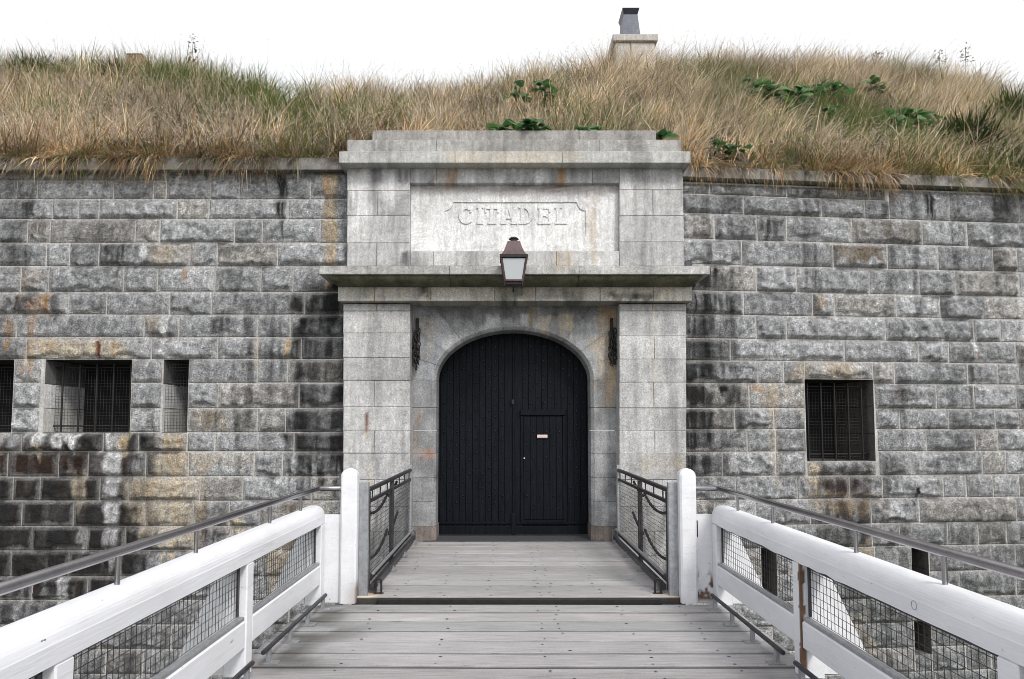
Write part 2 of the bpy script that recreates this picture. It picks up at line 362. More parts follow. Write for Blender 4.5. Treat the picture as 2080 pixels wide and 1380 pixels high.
def rock_colour(s, z, seed, L, lo=.78):
    base = np.array([.335, .343, .357])*(.80+.42*random.Random(seed).random())
    tint = random.Random(seed+5).random()
    if tint > .86: base = base*np.array([1.04, .98, .91])
    n = fbm(s*2.2, z*2.2, 3); fine = fbm(s*19, z*19, 8, 2); blot = fbm(s*5.5, z*4.5, 14)
    f = (.82+.36*n)*(.50+1.0*fine)*(.72+.56*fbm(s*41, z*41, 9, 1))*(1-.22*ss(.52, .74, blot))
    c = base[None, :]*f[:, None]
    st = ss(.55, .8, fbm(s*6, z*.45, 77))*ss(.35, .6, fbm(s*.7, z*.7, 78)); c = c*(1-.68*st[:, None])
    ef = ss(.6, .82, fbm(s*7, z*.8, 91))*.45; c = c*(1-ef[:, None])+np.array(PALE)*ef[:, None]
    return stain(c, s, z, L)

# ------------------------------------------------------------------ rough ashlar walls
def frameL(s, z, o): return np.stack([s, LW_Y-o, z], 1)
def frameR(s, z, o):
    ca, sa = math.cos(RA), math.sin(RA)
    return np.stack([R0[0]+s*ca+o*sa, R0[1]+s*sa-o*ca, z], 1)
def stone(parent, frame, s0, s1, z0, z1, seed, L):
    rd = random.Random(seed); g = rd.uniform(.006, .013)
    s0 += g; s1 -= g; z0 += g; z1 -= g
    if s1-s0 < .05 or z1-z0 < .05: return
    nx = max(5, int((s1-s0)/.023)); nz = max(5, int((z1-z0)/.023))
    S, Z = np.meshgrid(np.linspace(s0, s1, nx), np.linspace(z0, z1, nz)); S = S.ravel(); Z = Z.ravel()
    amp = rd.choice((rd.uniform(.35, .8), rd.uniform(.8, 1.5), rd.uniform(.9, 1.6))); mg = rd.uniform(.016, .034)
    wob = .030*(fbm(S*11, Z*11, seed % 97)-.5)
    e = np.minimum(np.minimum(S-s0, s1-S), z1-Z)+wob; eb = Z-z0+wob*.8-rd.uniform(0, .07)*ss(.45, .8, fbm(S*5+seed, Z*0, seed % 67))
    e0 = np.minimum(np.minimum(S-s0, s1-S), np.minimum(z1-Z, Z-z0))
    rp = ss(mg, mg+.035, e)*ss(mg*.9, mg*.9+.014, eb)*ss(0, .012, e0); e = np.minimum(e, eb)
    t = (Z-z0)/(z1-z0)
    rid = 1-np.abs(2*fbm(S*4.3+seed, Z*6.5, seed % 89, 3)-1)
    ro = rd.uniform(-.6, .6); U_ = S*math.cos(ro)+Z*math.sin(ro); W_ = Z*math.cos(ro)-S*math.sin(ro)
    fa = .018+.045*ln(U_*5+seed, W_*8, seed % 83)+.030*(ln(U_*11, W_*17+seed, seed % 79)-.5)+.020*(rid-.55)+.026*(ln(S*24, Z*30, seed % 71)-.5)+.016*(1-t)
    o = rp*np.clip(fa, 0, .09)*amp*.82
    col = rock_colour(S, Z, seed, L)
    mgn = (1-ss(mg*.7, mg+.022, e))[:, None]*(.35+.5*fbm(S*3, Z*3, 44))[:, None]
    col = col*(1-mgn)+(col*.45+np.array([.43, .425, .42])*.55)*mgn
    V = frame(S, Z, o)
    F_ = grid_faces(nx, nz)
    idx = np.arange(nx*nz).reshape(nz, nx)
    ring = np.concatenate([idx[0, :], idx[1:, -1], idx[-1, -2::-1], idx[-2:0:-1, 0]])
    B = frame(S[ring], Z[ring], np.full(len(ring), -.08)); n0 = len(V); k = len(ring)
    a = np.arange(k); b = (a+1) % k
    F2 = np.stack([ring[a], n0+a, n0+b, ring[b]], 1)
    V = np.concatenate([V, B]); col = np.concatenate([col, col[ring]*.9])
    mk('stone', V, np.concatenate([F_, F2]), M['rock'], parent, col=col, smooth=False)
def backing(name, parent, frame, s0, s1, zs, holes, L, z_lo):
    """mortar bed behind the stones, with the window openings left out"""
    Vs = []; Fs = []; Cs = []; n = 0
    cuts = sorted({s0, s1, *[h[0] for h in holes], *[h[1] for h in holes]})
    zc = sorted({z_lo, zs[0], *[h[2] for h in holes], *[h[3] for h in holes]})
    for a, b in zip(cuts, cuts[1:]):
        for c, d in zip(zc, zc[1:]):
            if any(h[0]-1e-6 <= a and b <= h[1]+1e-6 and h[2]-1e-6 <= c and d <= h[3]+1e-6 for h in holes): continue
            nx = max(2, int((b-a)/.06)+1); nz = max(2, int((d-c)/.06)+1)
            S, Z = np.meshgrid(np.linspace(a, b, nx), np.linspace(c, d, nz)); S = S.ravel(); Z = Z.ravel()
            col = np.array([.46, .45, .44])[None, :]*(.7+.6*fbm(S*3, Z*3, 41))[:, None]
            L2 = [(p, q, r, t, cc, k*.33, st) for p, q, r, t, cc, k, st in L]
            col = stain(col, S, Z, L2)
            Vs.append(frame(S, Z, np.full(len(S), -.003)+.006*(fbm(S*6, Z*6, 4)-.5))); Fs.append(grid_faces(nx, nz)+n); Cs.append(col); n += len(S)
    mk(name, np.concatenate(Vs), np.concatenate(Fs), M['mortar'], parent, col=np.concatenate(Cs))
def lay(parent, frame, courses, holes, L, seed0):
    """courses: list of (z_top, z_bottom, joints, tall_from, tall_top)"""
    k = seed0
    for zt, zb, J, tall, zt2 in courses:
        for a, b in zip(J, J[1:]):
            k += 1; top = zt2 if (tall is not None and (a+b)/2 > tall) else zt
            segs = [(a, b, zb, top)]
            for h in holes:
                new = []
                for (p, q, c, d) in segs:
                    if q <= h[0]+.01 or p >= h[1]-.01 or d <= h[2]+.01 or c >= h[3]-.01: new.append((p, q, c, d)); continue
                    if p < h[0]-.06: new.append((p, h[0], c, d))
                    if q > h[1]+.06: new.append((h[1], q, c, d))
                    m0, m1 = max(p, h[0]), min(q, h[1])
                    if d > h[3]+.05: new.append((m0, m1, h[3], d))
                    if c < h[2]-.05: new.append((m0, m1, c, h[2]))
                segs = new
            for i_, (p, q, c, d) in enumerate(segs): stone(parent, frame, p, q, c, d, k*13+i_, L)

def rand_joints(a, b, rd):
    J = [a]
    while b-J[-1] > 1.3:
        J.append(J[-1]+(rd.uniform(.8, 1.35) if rd.random() < .6 else rd.uniform(.36, .55)))
    if b-J[-1] > .25: J.append(b)
    else: J[-1] = b
    return J
Z1 = 2.76
# ---- left wall
LXa, LXb = -9.3, PX(699, 700, LW_Y)+.06
wallL = thing('fortress_wall', 'long dark stained rock-faced granite wall left of the gateway', 'wall', (LXa, LW_Y, -3.0))
lb = [349, 368, 405.5, 446, 494, 542, 594, 640, 686, 730.5, 778.6, 830, 879, 918, 969, 1018, 1070, 1119, 1172, 1220, 1270, 1320, 1371, 1422, 1475]
lj = [[355,650,905],[55,170,605,830,905,1155,1320,1725],[410,525,970,1150,1600],[125,255,735,875,1300,1455,1785],[370,535,1050,1205,1545],
 [100,258,680,870,1195,1455,1635],[375,590,945,1180,1705],[90,805,1000,1440,1625],[148,850,1220,1445,1690],[75,240,735,915,1055,1445,1615],
 [75,240,735,915,1050,1230,1682],[75,240,735,915,1055,1452,1610],[145,600,795,1065,1220,1660],[75,357,520,840,1075,1440,1597],[110,260,590,750,1145,1380,1760],
 [165,450,850,1110,1310,1480,1700],[230,530,740,1130,1330,1600],[120,435,715,1120,1500],[240,545,860,1230,1600],[52,505,900,1300,1650],[330,620,1010,1350,1700]]
HL = [(PX(-110,800,LW_Y), PX(26,800,LW_Y), PZ(879,LW_Y), PZ(730.5,LW_Y)), (PX(90,800,LW_Y), PX(266,800,LW_Y), PZ(879,LW_Y), PZ(730.5,LW_Y)),
      (PX(331,800,LW_Y), PX(382,800,LW_Y), PZ(879,LW_Y), PZ(730.5,LW_Y))]
cl = []; rdj = random.Random(3)
for i in range(len(lb)-1):
    zt, zb = PZ(lb[i], LW_Y), PZ(lb[i+1], LW_Y)
    if i < len(lj):
        J = [PX(q/Z1, 700, LW_Y) for q in lj[i]]
        left = rand_joints(LXa, J[0], rdj)
        J = left[:-1]+J+([LXb] if i != 0 else [])
    else: J = rand_joints(LXa, LXb, rdj)
    cl.append((zt, zb, J, PX(905/Z1, 700, LW_Y) if i == 1 else None, PZ(349, LW_Y)))
lay(wallL, frameL, cl, HL, ST_L, 100)
backing('mortar_bed', wallL, frameL, LXa, LXb, [PZ(347, LW_Y)], HL, ST_L, -6.0)

# ---- right wall
RSb = 7.6
wallR = thing('fortress_wall', 'paler grey rock-faced granite wall right of the gateway, angling back', 'wall', (R0[0], R0[1], -3.0))
rb = [(1400,372),(1400,395),(1400,433.5),(1400,486),(1400,537.5),(1400,590.7),(1400,639),(1400,688),(1400,733),(1400,778.4),(1400,830),(1400,873),(1400,919),(1420,969),
      (1600,1015),(1800,1064),(1800,1111),(1900,1162),(1950,1213)]
rz = [PR(*q)[1] for q in rb]
while rz[-1] > -2.6: rz.append(rz[-1]-.37)
rj = [[170,420,600,895,1155,1175],[360,795,1040,1175,1515,1905],[195,435,600,965,1360,1610],[350,860,1165,1450,1755],[430,655,1065,1345,1545,1905],
 [360,745,870,1215,1460,1700],[430,600,1155,1650,1800],[285,925,1340,1510,1885],[440,585,1205,1615,1785],[390,705,1095,1440,1650,1890],
 [310,530,705,1100,1235,1510,1770],[380,540,710,1110,1385,1660],[240,540,710,1120,1300,1700],[315,660,955,1140,1480,1610,1760],[200,430,735,1075,1345,1890],
 [340,660,1080,1235,1505,1675],[250,620,985,1095,1400,1750],[380,800,1200,1570,1890],[150,600,1050,1480,1800]]
def hr(u0, u1, v0, v1):
    m_ = (v0+v1)/2; uc = (u0+u1)/2; return (PR(u0, m_)[0], PR(u1, m_)[0], PR(uc, v1)[1], PR(uc, v0)[1])
HR = [hr(1637,1776,771,937), hr(1547,1578,1113,1212), hr(1853,1887,1113,1205), hr(1858,1892,1262,1330)]
cr = []
for i in range(len(rz)-1):
    zt, zb = rz[i], rz[i+1]
    if i < len(rj):
        vm = rb[min(i, len(rb)-1)][1]+24
        J = [-.05]+[PR(1380+q/Z1, vm)[0] for q in rj[i]]
        if i != 0: J = J[:-1]+rand_joints(J[-1], RSb, rdj)
    else: J = rand_joints(-.05, RSb, rdj)
    cr.append((zt, zb, J, PR(1380+1175/Z1, 400)[0] if i == 1 else None, rz[0]))
lay(wallR, frameR, cr, HR, ST_R, 900)
backing('mortar_bed', wallR, frameR, -.1, RSb, [rz[0]+.02], HR, ST_R, -6.0)

# ---- window recesses, bars and mesh
def wire_panel(pts, ua, va, nu, nv, r):
    """welded mesh: straight wires between the four corners"""
    mb = MB(); A, B, C, D = [Vector(p) for p in pts]        # A-B bottom, D-C top
    for i in range(nu+1):
        t = i/nu; mb.tube([A.lerp(B, t), D.lerp(C, t)], r, 4, False)
    for j in range(nv+1):
        t = j/nv; mb.tube([A.lerp(D, t), B.lerp(C, t)], r, 4, False)
    return mb
def recess(wall, frame, h, depth, L, jamb_side, dim_jambs=False):
    s0, s1, z0, z1 = h
    def quad(name, pts, mat, colr, dark=1.):
        A, B, C, D = [np.array(p, float) for p in pts]; n = 14
        U, W = np.meshgrid(np.linspace(0, 1, n), np.linspace(0, 1, n)); U = U.ravel()[:, None]; W = W.ravel()[:, None]
        V = (A*(1-U)+B*U)*(1-W)+(D*(1-U)+C*U)*W
        c = np.array(colr)[None, :]*(.55+.9*fbm(V[:, 1]*9+V[:, 0]*5, V[:, 2]*1.6, 61))[:, None]*dark
        mk(name, V, grid_faces(n, n), mat, wall, col=c)
    f = lambda s, z, d: frame(np.array([s]), np.array([z]), np.array([-d]))[0]
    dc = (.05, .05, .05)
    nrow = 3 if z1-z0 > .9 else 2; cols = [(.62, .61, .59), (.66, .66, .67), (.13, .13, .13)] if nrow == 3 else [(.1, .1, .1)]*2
    if dim_jambs: cols = [(.13, .12, .11)]*3  # dimness of the recess painted into every jamb stone
    for k in range(nrow):
        a = z0+(z1-z0)*k/nrow+.004; b = z0+(z1-z0)*(k+1)/nrow-.004
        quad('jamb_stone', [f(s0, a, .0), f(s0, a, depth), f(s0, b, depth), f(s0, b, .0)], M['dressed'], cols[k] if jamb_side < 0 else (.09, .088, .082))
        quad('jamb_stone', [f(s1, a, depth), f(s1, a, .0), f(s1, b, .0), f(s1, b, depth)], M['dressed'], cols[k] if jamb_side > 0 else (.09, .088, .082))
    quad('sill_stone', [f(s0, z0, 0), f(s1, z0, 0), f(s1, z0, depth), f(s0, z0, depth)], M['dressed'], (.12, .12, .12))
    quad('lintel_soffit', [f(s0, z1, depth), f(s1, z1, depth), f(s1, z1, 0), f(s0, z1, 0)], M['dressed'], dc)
    V = np.array([f(s_, z_, d_) for d_ in (.02, depth+.03) for z_ in (z0-.03, z1+.03) for s_ in (s0-.03, s1+.03)])
    mk('light_leak_box', V, [(0,1,5,4),(2,6,7,3),(0,4,6,2),(1,3,7,5),(4,5,7,6)], M['void'], wall)  # added black box, blocks light leaking through the jamb joints
    quad('back_panel', [f(s0, z0, depth), f(s1, z0, depth), f(s1, z1, depth), f(s0, z1, depth)], M['void'], dc)
def grille(wall, frame, h, d, nbars, mesh_d, sp=.05):
    s0, s1, z0, z1 = h; f = lambda s, z, dd: frame(np.array([s]), np.array([z]), np.array([-dd]))[0]
    for i in range(nbars):
        s = s0+(s1-s0)*(i+.5)/nbars
        MB().tube([f(s, z0, d), f(s, z1-.05, d)], .014, 8).out('window_bar', M['iron'], wall, smooth=True)
    for z in (z0+.10, z1-.10):
        MB().tube([f(s0, z, d+.02), f(s1, z, d+.02)], .011, 8).out('cross_bar', M['iron'], wall, smooth=True)
    e = .01; zt = z1-.10
    wire_panel([f(s0+e, z0+.01, mesh_d), f(s1-e, z0+.01, mesh_d), f(s1-e, zt, mesh_d), f(s0+e, zt, mesh_d)], 0, 0, max(3, int((s1-s0)/sp)), int((zt-z0)/sp), .0022).out('window_mesh', M['wire'], wall)
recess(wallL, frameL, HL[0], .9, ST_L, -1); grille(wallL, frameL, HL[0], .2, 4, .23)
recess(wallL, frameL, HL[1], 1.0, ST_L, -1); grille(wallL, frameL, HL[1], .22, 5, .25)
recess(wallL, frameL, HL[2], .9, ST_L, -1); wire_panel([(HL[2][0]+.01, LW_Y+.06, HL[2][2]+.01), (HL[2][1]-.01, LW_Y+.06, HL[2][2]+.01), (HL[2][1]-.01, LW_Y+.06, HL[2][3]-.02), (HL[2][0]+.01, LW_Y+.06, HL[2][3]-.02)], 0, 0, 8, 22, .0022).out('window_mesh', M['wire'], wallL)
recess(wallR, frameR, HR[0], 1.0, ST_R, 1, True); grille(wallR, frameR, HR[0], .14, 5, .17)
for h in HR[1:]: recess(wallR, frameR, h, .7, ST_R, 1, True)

# ---- coping stones
def grid_block(parent, name, frame, s0, s1, o0, o1, z0, z1, L, base, seed, mat='dressed', g=.0018, ch=.0065, res=.05, top=True):
    """dressed block: fine front grid, chamfered edge, plain top, bottom and sides (o = outwards)"""
    rd = random.Random(seed); s0 += g; s1 -= g; z0 += g*.8; z1 -= g*.8
    nx = max(3, int((s1-s0)/res)+2); nz = max(3, int((z1-z0)/res)+2)
    sx = np.concatenate([[s0], np.linspace(s0+ch, s1-ch, nx), [s1]]); sz = np.concatenate([[z0], np.linspace(z0+ch, z1-ch, nz), [z1]])
    nx = len(sx); nz = len(sz)
    S, Z = np.meshgrid(sx, sz); E = np.zeros_like(S); E[0, :] = E[-1, :] = 1; E[:, 0] = E[:, -1] = 1
    S = S.ravel(); Z = Z.ravel(); E = E.ravel()
    o = o1-E*ch*(.6+.9*fbm(S*14, Z*14, seed % 53))+.004*(fbm(S*7, Z*7, seed % 61)-.5)
    b = np.array(base)*rd.uniform(.86, 1.14)
    c = b[None, :]*((.70+.6*fbm(S*1.7, Z*1.7, 19))*(.80+.4*fbm(S*13, Z*13, 23, 2)))[:, None]
    c = c*(1-.4*(ss(.5, .8, fbm(S*8, Z*.7, 29))*.8)[:, None])
    c = stain(c, S, Z, L); c = c*(1-.12*E[:, None])
    V = frame(S, Z, o); idx = np.arange(nx*nz).reshape(nz, nx)
    ring = np.concatenate([idx[0, :], idx[1:, -1], idx[-1, -2::-1], idx[-2:0:-1, 0]]); k = len(ring); n0 = len(V)
    V = np.concatenate([V, frame(S[ring], Z[ring], np.full(k, o0))]); a = np.arange(k); bb = (a+1) % k
    Fs = np.concatenate([grid_faces(nx, nz), np.stack([ring[a], n0+a, n0+bb, ring[bb]], 1)]).tolist()
    Fs.append([n0+i for i in reversed(range(k))])
    return mk(name, V, Fs, M[mat], parent, col=np.concatenate([c, c[ring]*.95]))
zc0, zc1 = PZ(346, LW_Y-.12), PZ(321, LW_Y-.12)
cj = [LXa]+[PX(q, 335, LW_Y) for q in (-150, 51, 246, 408, 564)]+[LXb]
for i, (a, b) in enumerate(zip(cj, cj[1:])):
    grid_block(wallL, 'coping_stone', frameL, a, b, -.35, .13, zc0, zc1, [(-20, 20, zc1-.07, zc1+.2, (.03,.025,.02), .8, .3)], (.26,.25,.24), 40+i)
rc0, rc1 = PR(1400, 366)[1], PR(1400, 344)[1]
cj = [-.05]+[PR(q, 360)[0] for q in (1500, 1628, 1680, 1797, 1880, 1995)]+[RSb-1.0, RSb]
for i, (a, b) in enumerate(zip(cj, cj[1:])):
    grid_block(wallR, 'coping_stone', frameR, a, b, -.35, .13, rc0, rc1, [(-20, 20, rc1-.07, rc1+.2, (.04,.035,.03), .7, .3)], (.28,.27,.26), 60+i)
# body of the walls behind the stones
def frG(s, z, o): return np.stack([s, -o, z], 1)
MB().box(LXa, LXb-.25, LW_Y+1.05, LW_Y+1.5, -6, zc1-.3).out('core', M['void'], wallL)

# ------------------------------------------------------------------ gateway
GBASE = (.43, .43, .432)
gate = thing('granite_gateway', 'pale dressed granite gateway inscribed CITADEL with dark double doors', 'gateway', (0, 0, -3))
gb = lambda name, u0, u1, v0, v1, Yf, Yb, seed, base=GBASE, L=ST_G, **k: grid_block(gate, name, frG, PX(u0, (v0+v1)/2, Yf), PX(u1, (v0+v1)/2, Yf), -Yb, -Yf, PZ(v1, Yf), PZ(v0, Yf), L, base, seed, **k)
# piers
pl = [(617,632,[764]),(632,677,[]),(677,727,[]),(727,773,[]),(773,827,[760]),(827,875,[]),(875,921,[760]),(921,975,[]),(975,1030,[760]),(1030,1080,[]),(1080,1130,[758]),(1130,1185,[]),(1185,1240,[]),(1240,1300,[]),(1300,1365,[])]
pr = [(617,632,[1326]),(632,683,[]),(683,730,[1329]),(730,777,[]),(777,829,[1328]),(829,876,[]),(876,923,[1330]),(923,975,[]),(975,1030,[1328]),(1030,1080,[]),(1080,1130,[1330]),(1130,1185,[]),(1185,1240,[]),(1240,1300,[]),(1300,1365,[])]
for k, (v0, v1, J) in enumerate(pl):
    e = [697-(k*.0), *J, 833]
    for a, b in zip(e, e[1:]): gb('pier_stone', a, b, v0, v1, random.Random(k+a).uniform(-.006,.006), .45, 200+k*3+int(a) % 7)
for k, (v0, v1, J) in enumerate(pr):
    e = [1258, *J, 1394]
    for a, b in zip(e, e[1:]): gb('pier_stone', a, b, v0, v1, random.Random(k+a).uniform(-.006,.006), .45, 300+k*3+int(a) % 7)
# arch wall
AY = .30; DY = .72; ax0 = (PX(886, 770, AY)+PX(1200, 770, AY))/2; hw = (PX(1200, 770, AY)-PX(886, 770, AY))/2
zs = PZ(772, AY); rise = PZ(670, AY)-zs; ztop = PZ(619, AY)
xl, xr = PX(830, 700, AY), PX(1262, 700, AY); CH = .05
ABASE = (.34, .345, .355)
def arch_pt(th, e=0.): return ax0-(hw+e)*math.cos(th), zs+(rise+e)*math.sin(th)
def outer(th):
    x, z = arch_pt(th, CH); zf = zs-.55*math.sin(th); dx, dz = x-ax0, (z-zf)
    t = 1e9
    if dz > 1e-9: t = min(t, (ztop-zf)/dz)
    if dx < 0: t = min(t, (xl-ax0)/dx)
    if dx > 0: t = min(t, (xr-ax0)/dx)
    return ax0+dx*t, zf+dz*t
NV = 11
for k in range(NV):
    t0, t1 = math.pi*k/NV, math.pi*(k+1)/NV
    ths = list(np.linspace(t0+.0008, t1-.0008, 9))
    # put the corner of the recess on a ray of its own
    for j in range(len(ths)-1):
        a, b = outer(ths[j]), outer(ths[j+1])
        if (abs(a[1]-ztop) < 1e-6) != (abs(b[1]-ztop) < 1e-6):
            lo, hi = ths[j], ths[j+1]
            for _ in range(40):
                mid = (lo+hi)/2
                if (abs(outer(mid)[1]-ztop) < 1e-6) == (abs(a[1]-ztop) < 1e-6): lo = mid
                else: hi = mid
            ths.insert(j+1, hi); break
    nr = 12; rows = []
    jit = random.Random(k).uniform(-.004, .004)
    for th in ths:
        p0 = arch_pt(th, CH); p1 = outer(th); q = arch_pt(th)
        r = [(q[0], DY, q[1]), (q[0], AY+CH, q[1])]
        for i in range(nr): f = i/(nr-1); r.append((p0[0]+(p1[0]-p0[0])*f, AY+jit, p0[1]+(p1[1]-p0[1])*f))
        r.append((p1[0], AY+.3, p1[1])); rows.append(r)
    V = np.array(rows).reshape(-1, 3); nn = nr+3
    S, Z = V[:, 0], V[:, 2]
    c = np.array(ABASE)*random.Random(k+50).uniform(.85, 1.15)*((.62+.75*fbm(S*3, Z*3, 45))*(.8+.4*fbm(S*14, Z*14, 46, 2)))[:, None]
    c = stain(c, S, Z, ST_A); edge = np.zeros(len(V)); edge[:nn] = 1; edge[-nn:] = 1
    c = c*(1-.12*edge[:, None])
    c[np.arange(len(V)) % nn < 2] *= .75  # soffit shade put into the vertex colour
    # close the joint sides
    side = []
    for base_ in (0, (len(ths)-1)*nn):
        side.append([base_+i for i in range(nn)] if base_ == 0 else [base_+i for i in reversed(range(nn))])
    mk('voussoir', V, grid_faces(nn, len(ths), True).tolist()+side, M['dressed'], gate, col=c)
jl = [772, 828, 874.5, 921, 971, 1018.6, 1069, 1104]
for sgn in (-1, 1):
    for k, (v0, v1) in enumerate(zip(jl, jl[1:])):
        z0, z1 = PZ(v1, AY)+.003, PZ(v0, AY)-.003
        pj = .05 if k == 6 else 0
        xo = (xl if sgn < 0 else xr); xi = ax0+sgn*hw; xc = ax0+sgn*(hw+CH)
        prof = [(xi-sgn*pj*.3, DY), (xi-sgn*pj*.3, AY+CH-pj), (xc, AY-pj)]+[(xc+(xo-xc)*t, AY-pj) for t in (.2,.4,.6,.8,1)]+[(xo, AY+.3)]
        nz = 9; V = np.array([[(x, y, z0+(z1-z0)*i/(nz-1)) for (x, y) in prof] for i in range(nz)]).reshape(-1, 3); n_ = len(prof)
        c = np.array((.31,.315,.325) if k < 6 else (.22,.185,.17))*random.Random(k*2+sgn).uniform(.82, 1.16)*((.6+.8*fbm(V[:,0]*4, V[:,2]*4, 47))*(.8+.4*fbm(V[:,0]*14, V[:,2]*14, 48, 2)))[:, None]
        c = stain(c, V[:, 0], V[:, 2], ST_A)
        Fs = grid_faces(n_, nz, sgn > 0).tolist(); Fs.append([(nz-1)*n_+i for i in (range(n_) if sgn < 0 else reversed(range(n_)))]); Fs.append([i for i in (reversed(range(n_)) if sgn < 0 else range(n_))])
        mk('jamb_stone', V, Fs, M['dressed'], gate, col=c)
# architrave
ar = [686, 761, 875, 1005, 1088, 1219, 1328, 1406]
for k, (a, b) in enumerate(zip(ar, ar[1:])): gb('architrave_stone', a, b, 582, 612, -.14, .5, 400+k, (.40,.395,.375))
# cornice: slab and hollow moulding below it
cn = [648, 913, 1176, 1442]
for k, (a, b) in enumerate(zip(cn, cn[1:])): gb('cornice_stone', a, b, 540, 557.5, -.44, .4, 420+k, (.42,.42,.41))
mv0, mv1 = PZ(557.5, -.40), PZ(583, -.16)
for k, (u0, u1) in enumerate(zip(cn, cn[1:])):
    xa, xb = PX(u0, 560, -.44), PX(u1, 560, -.44)
    ins = lambda t: .06+.18*t
    prof = []
    for i in range(9):
        q = i/8*math.pi/2; prof.append((-.385+.235*(1-math.cos(q)), mv0-.012-(mv0-mv1-.012)*math.sin(q)))
    prof = [(-.385, mv0+.002)]+prof
    nx = 22; rows = []
    for j in range(nx):
        t = j/(nx-1); r = []
        for i, (y, z) in enumerate(prof):
            f = i/(len(prof)-1); a = xa+.004+(ins(f) if k == 0 else 0); b = xb-.004-(ins(f) if k == 2 else 0)
            r.append((a+(b-a)*t, y, z))
        rows.append(r)
    n_ = len(prof); V = np.array(rows).reshape(-1, 3)
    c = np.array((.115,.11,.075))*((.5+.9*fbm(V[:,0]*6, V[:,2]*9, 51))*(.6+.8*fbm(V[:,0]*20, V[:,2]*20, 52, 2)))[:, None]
    Fs = grid_faces(n_, nx, True).tolist()
    n0 = len(V); bk = [(V[i][0], .3, V[i][2]) for i in list(range(n_))+list(range((nx-1)*n_, nx*n_))]
    V = np.concatenate([V, np.array(bk)]); c = np.concatenate([c, np.tile(c[:1], (len(bk), 1))])
    for i in range(n_-1):
        Fs.append([i, i+1, n0+i+1, n0+i][::1]); e = (nx-1)*n_; Fs.append([e+i+1, e+i, n0+n_+i, n0+n_+i+1])
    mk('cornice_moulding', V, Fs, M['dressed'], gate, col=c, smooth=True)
# attic
A0 = .02
for k, (a, b, v0, v1) in enumerate([(705,833,388,438),(705,833,438,494),(705,765,494,541),(765,833,494,541),(1258,1326,386,438),(1326,1388,386,438),(1258,1389,438,492),(1258,1389,492,541)]):
    if k == 0:
        gb('attic_stone', 705, 767, v0, v1, A0, .6, 440); gb('attic_stone', 767, 833, v0, v1, A0, .6, 441); continue
    gb('attic_stone', a, b, v0, v1, A0, .6, 442+k)
for k, (a, b) in enumerate([(705,886),(886,1203),(1203,1387)]):
    if k == 0: gb('attic_stone', 705, 833, 335, 388, A0, .6, 455); gb('attic_stone', 833, 886, 335, 372, A0, .6, 456)
    elif k == 1: gb('attic_stone', a, b, 335, 372, A0, .6, 457)
    else: gb('attic_stone', 1203, 1258, 335, 372, A0, .6, 458); gb('attic_stone', 1258, 1387, 335, 386, A0, .6, 459)
for k, (a, b) in enumerate([(833,880),(880,1130),(1130,1258)]): gb('attic_stone', a, b, 510, 541, A0+.004, .6, 460+k, (.46,.46,.46))
# inscription panel: sunk tablet with scooped corners and raised letters
PY = .13
pbx0, pbx1, pbz0, pbz1 = PX(831, 440, PY), PX(1260, 440, PY), PZ(514, PY), PZ(368, PY)
tx0, tx1, tz1, tz0 = PX(903, 440, PY), PX(1190, 440, PY), PZ(411, PY), PZ(497, PY)
tcx, tcz = (tx0+tx1)/2, (tz0+tz1)/2; rc = .13
ring = []
for (cx, cz, a0) in ((tx1, tz1, 180), (tx0, tz1, 270), (tx0, tz0, 0), (tx1, tz0, 90)):
    arc = [(cx+rc*math.cos(R(a0+90*i/8)), cz+rc*math.sin(R(a0+90*i/8))) for i in range(9)]
    ring.append(arc[::-1])
pts = []
for i in range(4):
    pts += ring[i]; a = ring[i][-1]; b = ring[(i+1) % 4][0]
    for j in range(1, 14): pts.append((a[0]+(b[0]-a[0])*j/14, a[1]+(b[1]-a[1])*j/14))
def rect_hit(x, z):
    dx, dz = x-tcx, z-tcz; t = 1e9
    if dx > 1e-9: t = min(t, (pbx1-tcx)/dx)
    if dx < -1e-9: t = min(t, (pbx0-tcx)/dx)
    if dz > 1e-9: t = min(t, (pbz1-tcz)/dz)
    if dz < -1e-9: t = min(t, (pbz0-tcz)/dz)
    return tcx+dx*t, tcz+dz*t
for cxx, czz in ((pbx0,pbz0),(pbx0,pbz1),(pbx1,pbz0),(pbx1,pbz1)):
    ang = math.atan2(czz-tcz, cxx-tcx); bi = min(range(len(pts)), key=lambda i: abs(math.atan2(pts[i][1]-tcz, pts[i][0]-tcx)-ang))
    pts[bi] = (pts[bi][0], tcz+(pts[bi][0]-tcx)*math.tan(ang))
nr = 9; rows = []; SUNK = .016
for x, z in pts:
    h = rect_hit(x, z); r = [(x, PY+SUNK, z)]
    for i in range(nr): f = i/(nr-1); r.append((x+(h[0]-x)*f, PY, z+(h[1]-z)*f))
    rows.append(r)
rows.append(rows[0]); V = np.array(rows).reshape(-1, 3)
PB = np.array((.68, .68, .685))
def pcol(V, k=1): return stain(PB*k*((.78+.4*fbm(V[:,0]*2, V[:,2]*2, 55))*(.85+.3*fbm(V[:,0]*14, V[:,2]*14, 56, 2)))[:, None], V[:, 0], V[:, 2], ST_G)
panel = mk('inscription_panel', V, grid_faces(nr+1, len(rows), True).tolist(), M['dressed'], gate, col=pcol(V))
S, Z = np.meshgrid(np.linspace(tx0-.02, tx1+.02, 60), np.linspace(tz0-.02, tz1+.02, 24)); V = np.stack([S.ravel(), np.full(S.size, PY+SUNK), Z.ravel()], 1)
mk('sunk_field', V, grid_faces(60, 24), M['dressed'], panel, col=pcol(V))
def rect(a, b, c, d): return [(a, c), (b, c), (b, d), (a, d)]
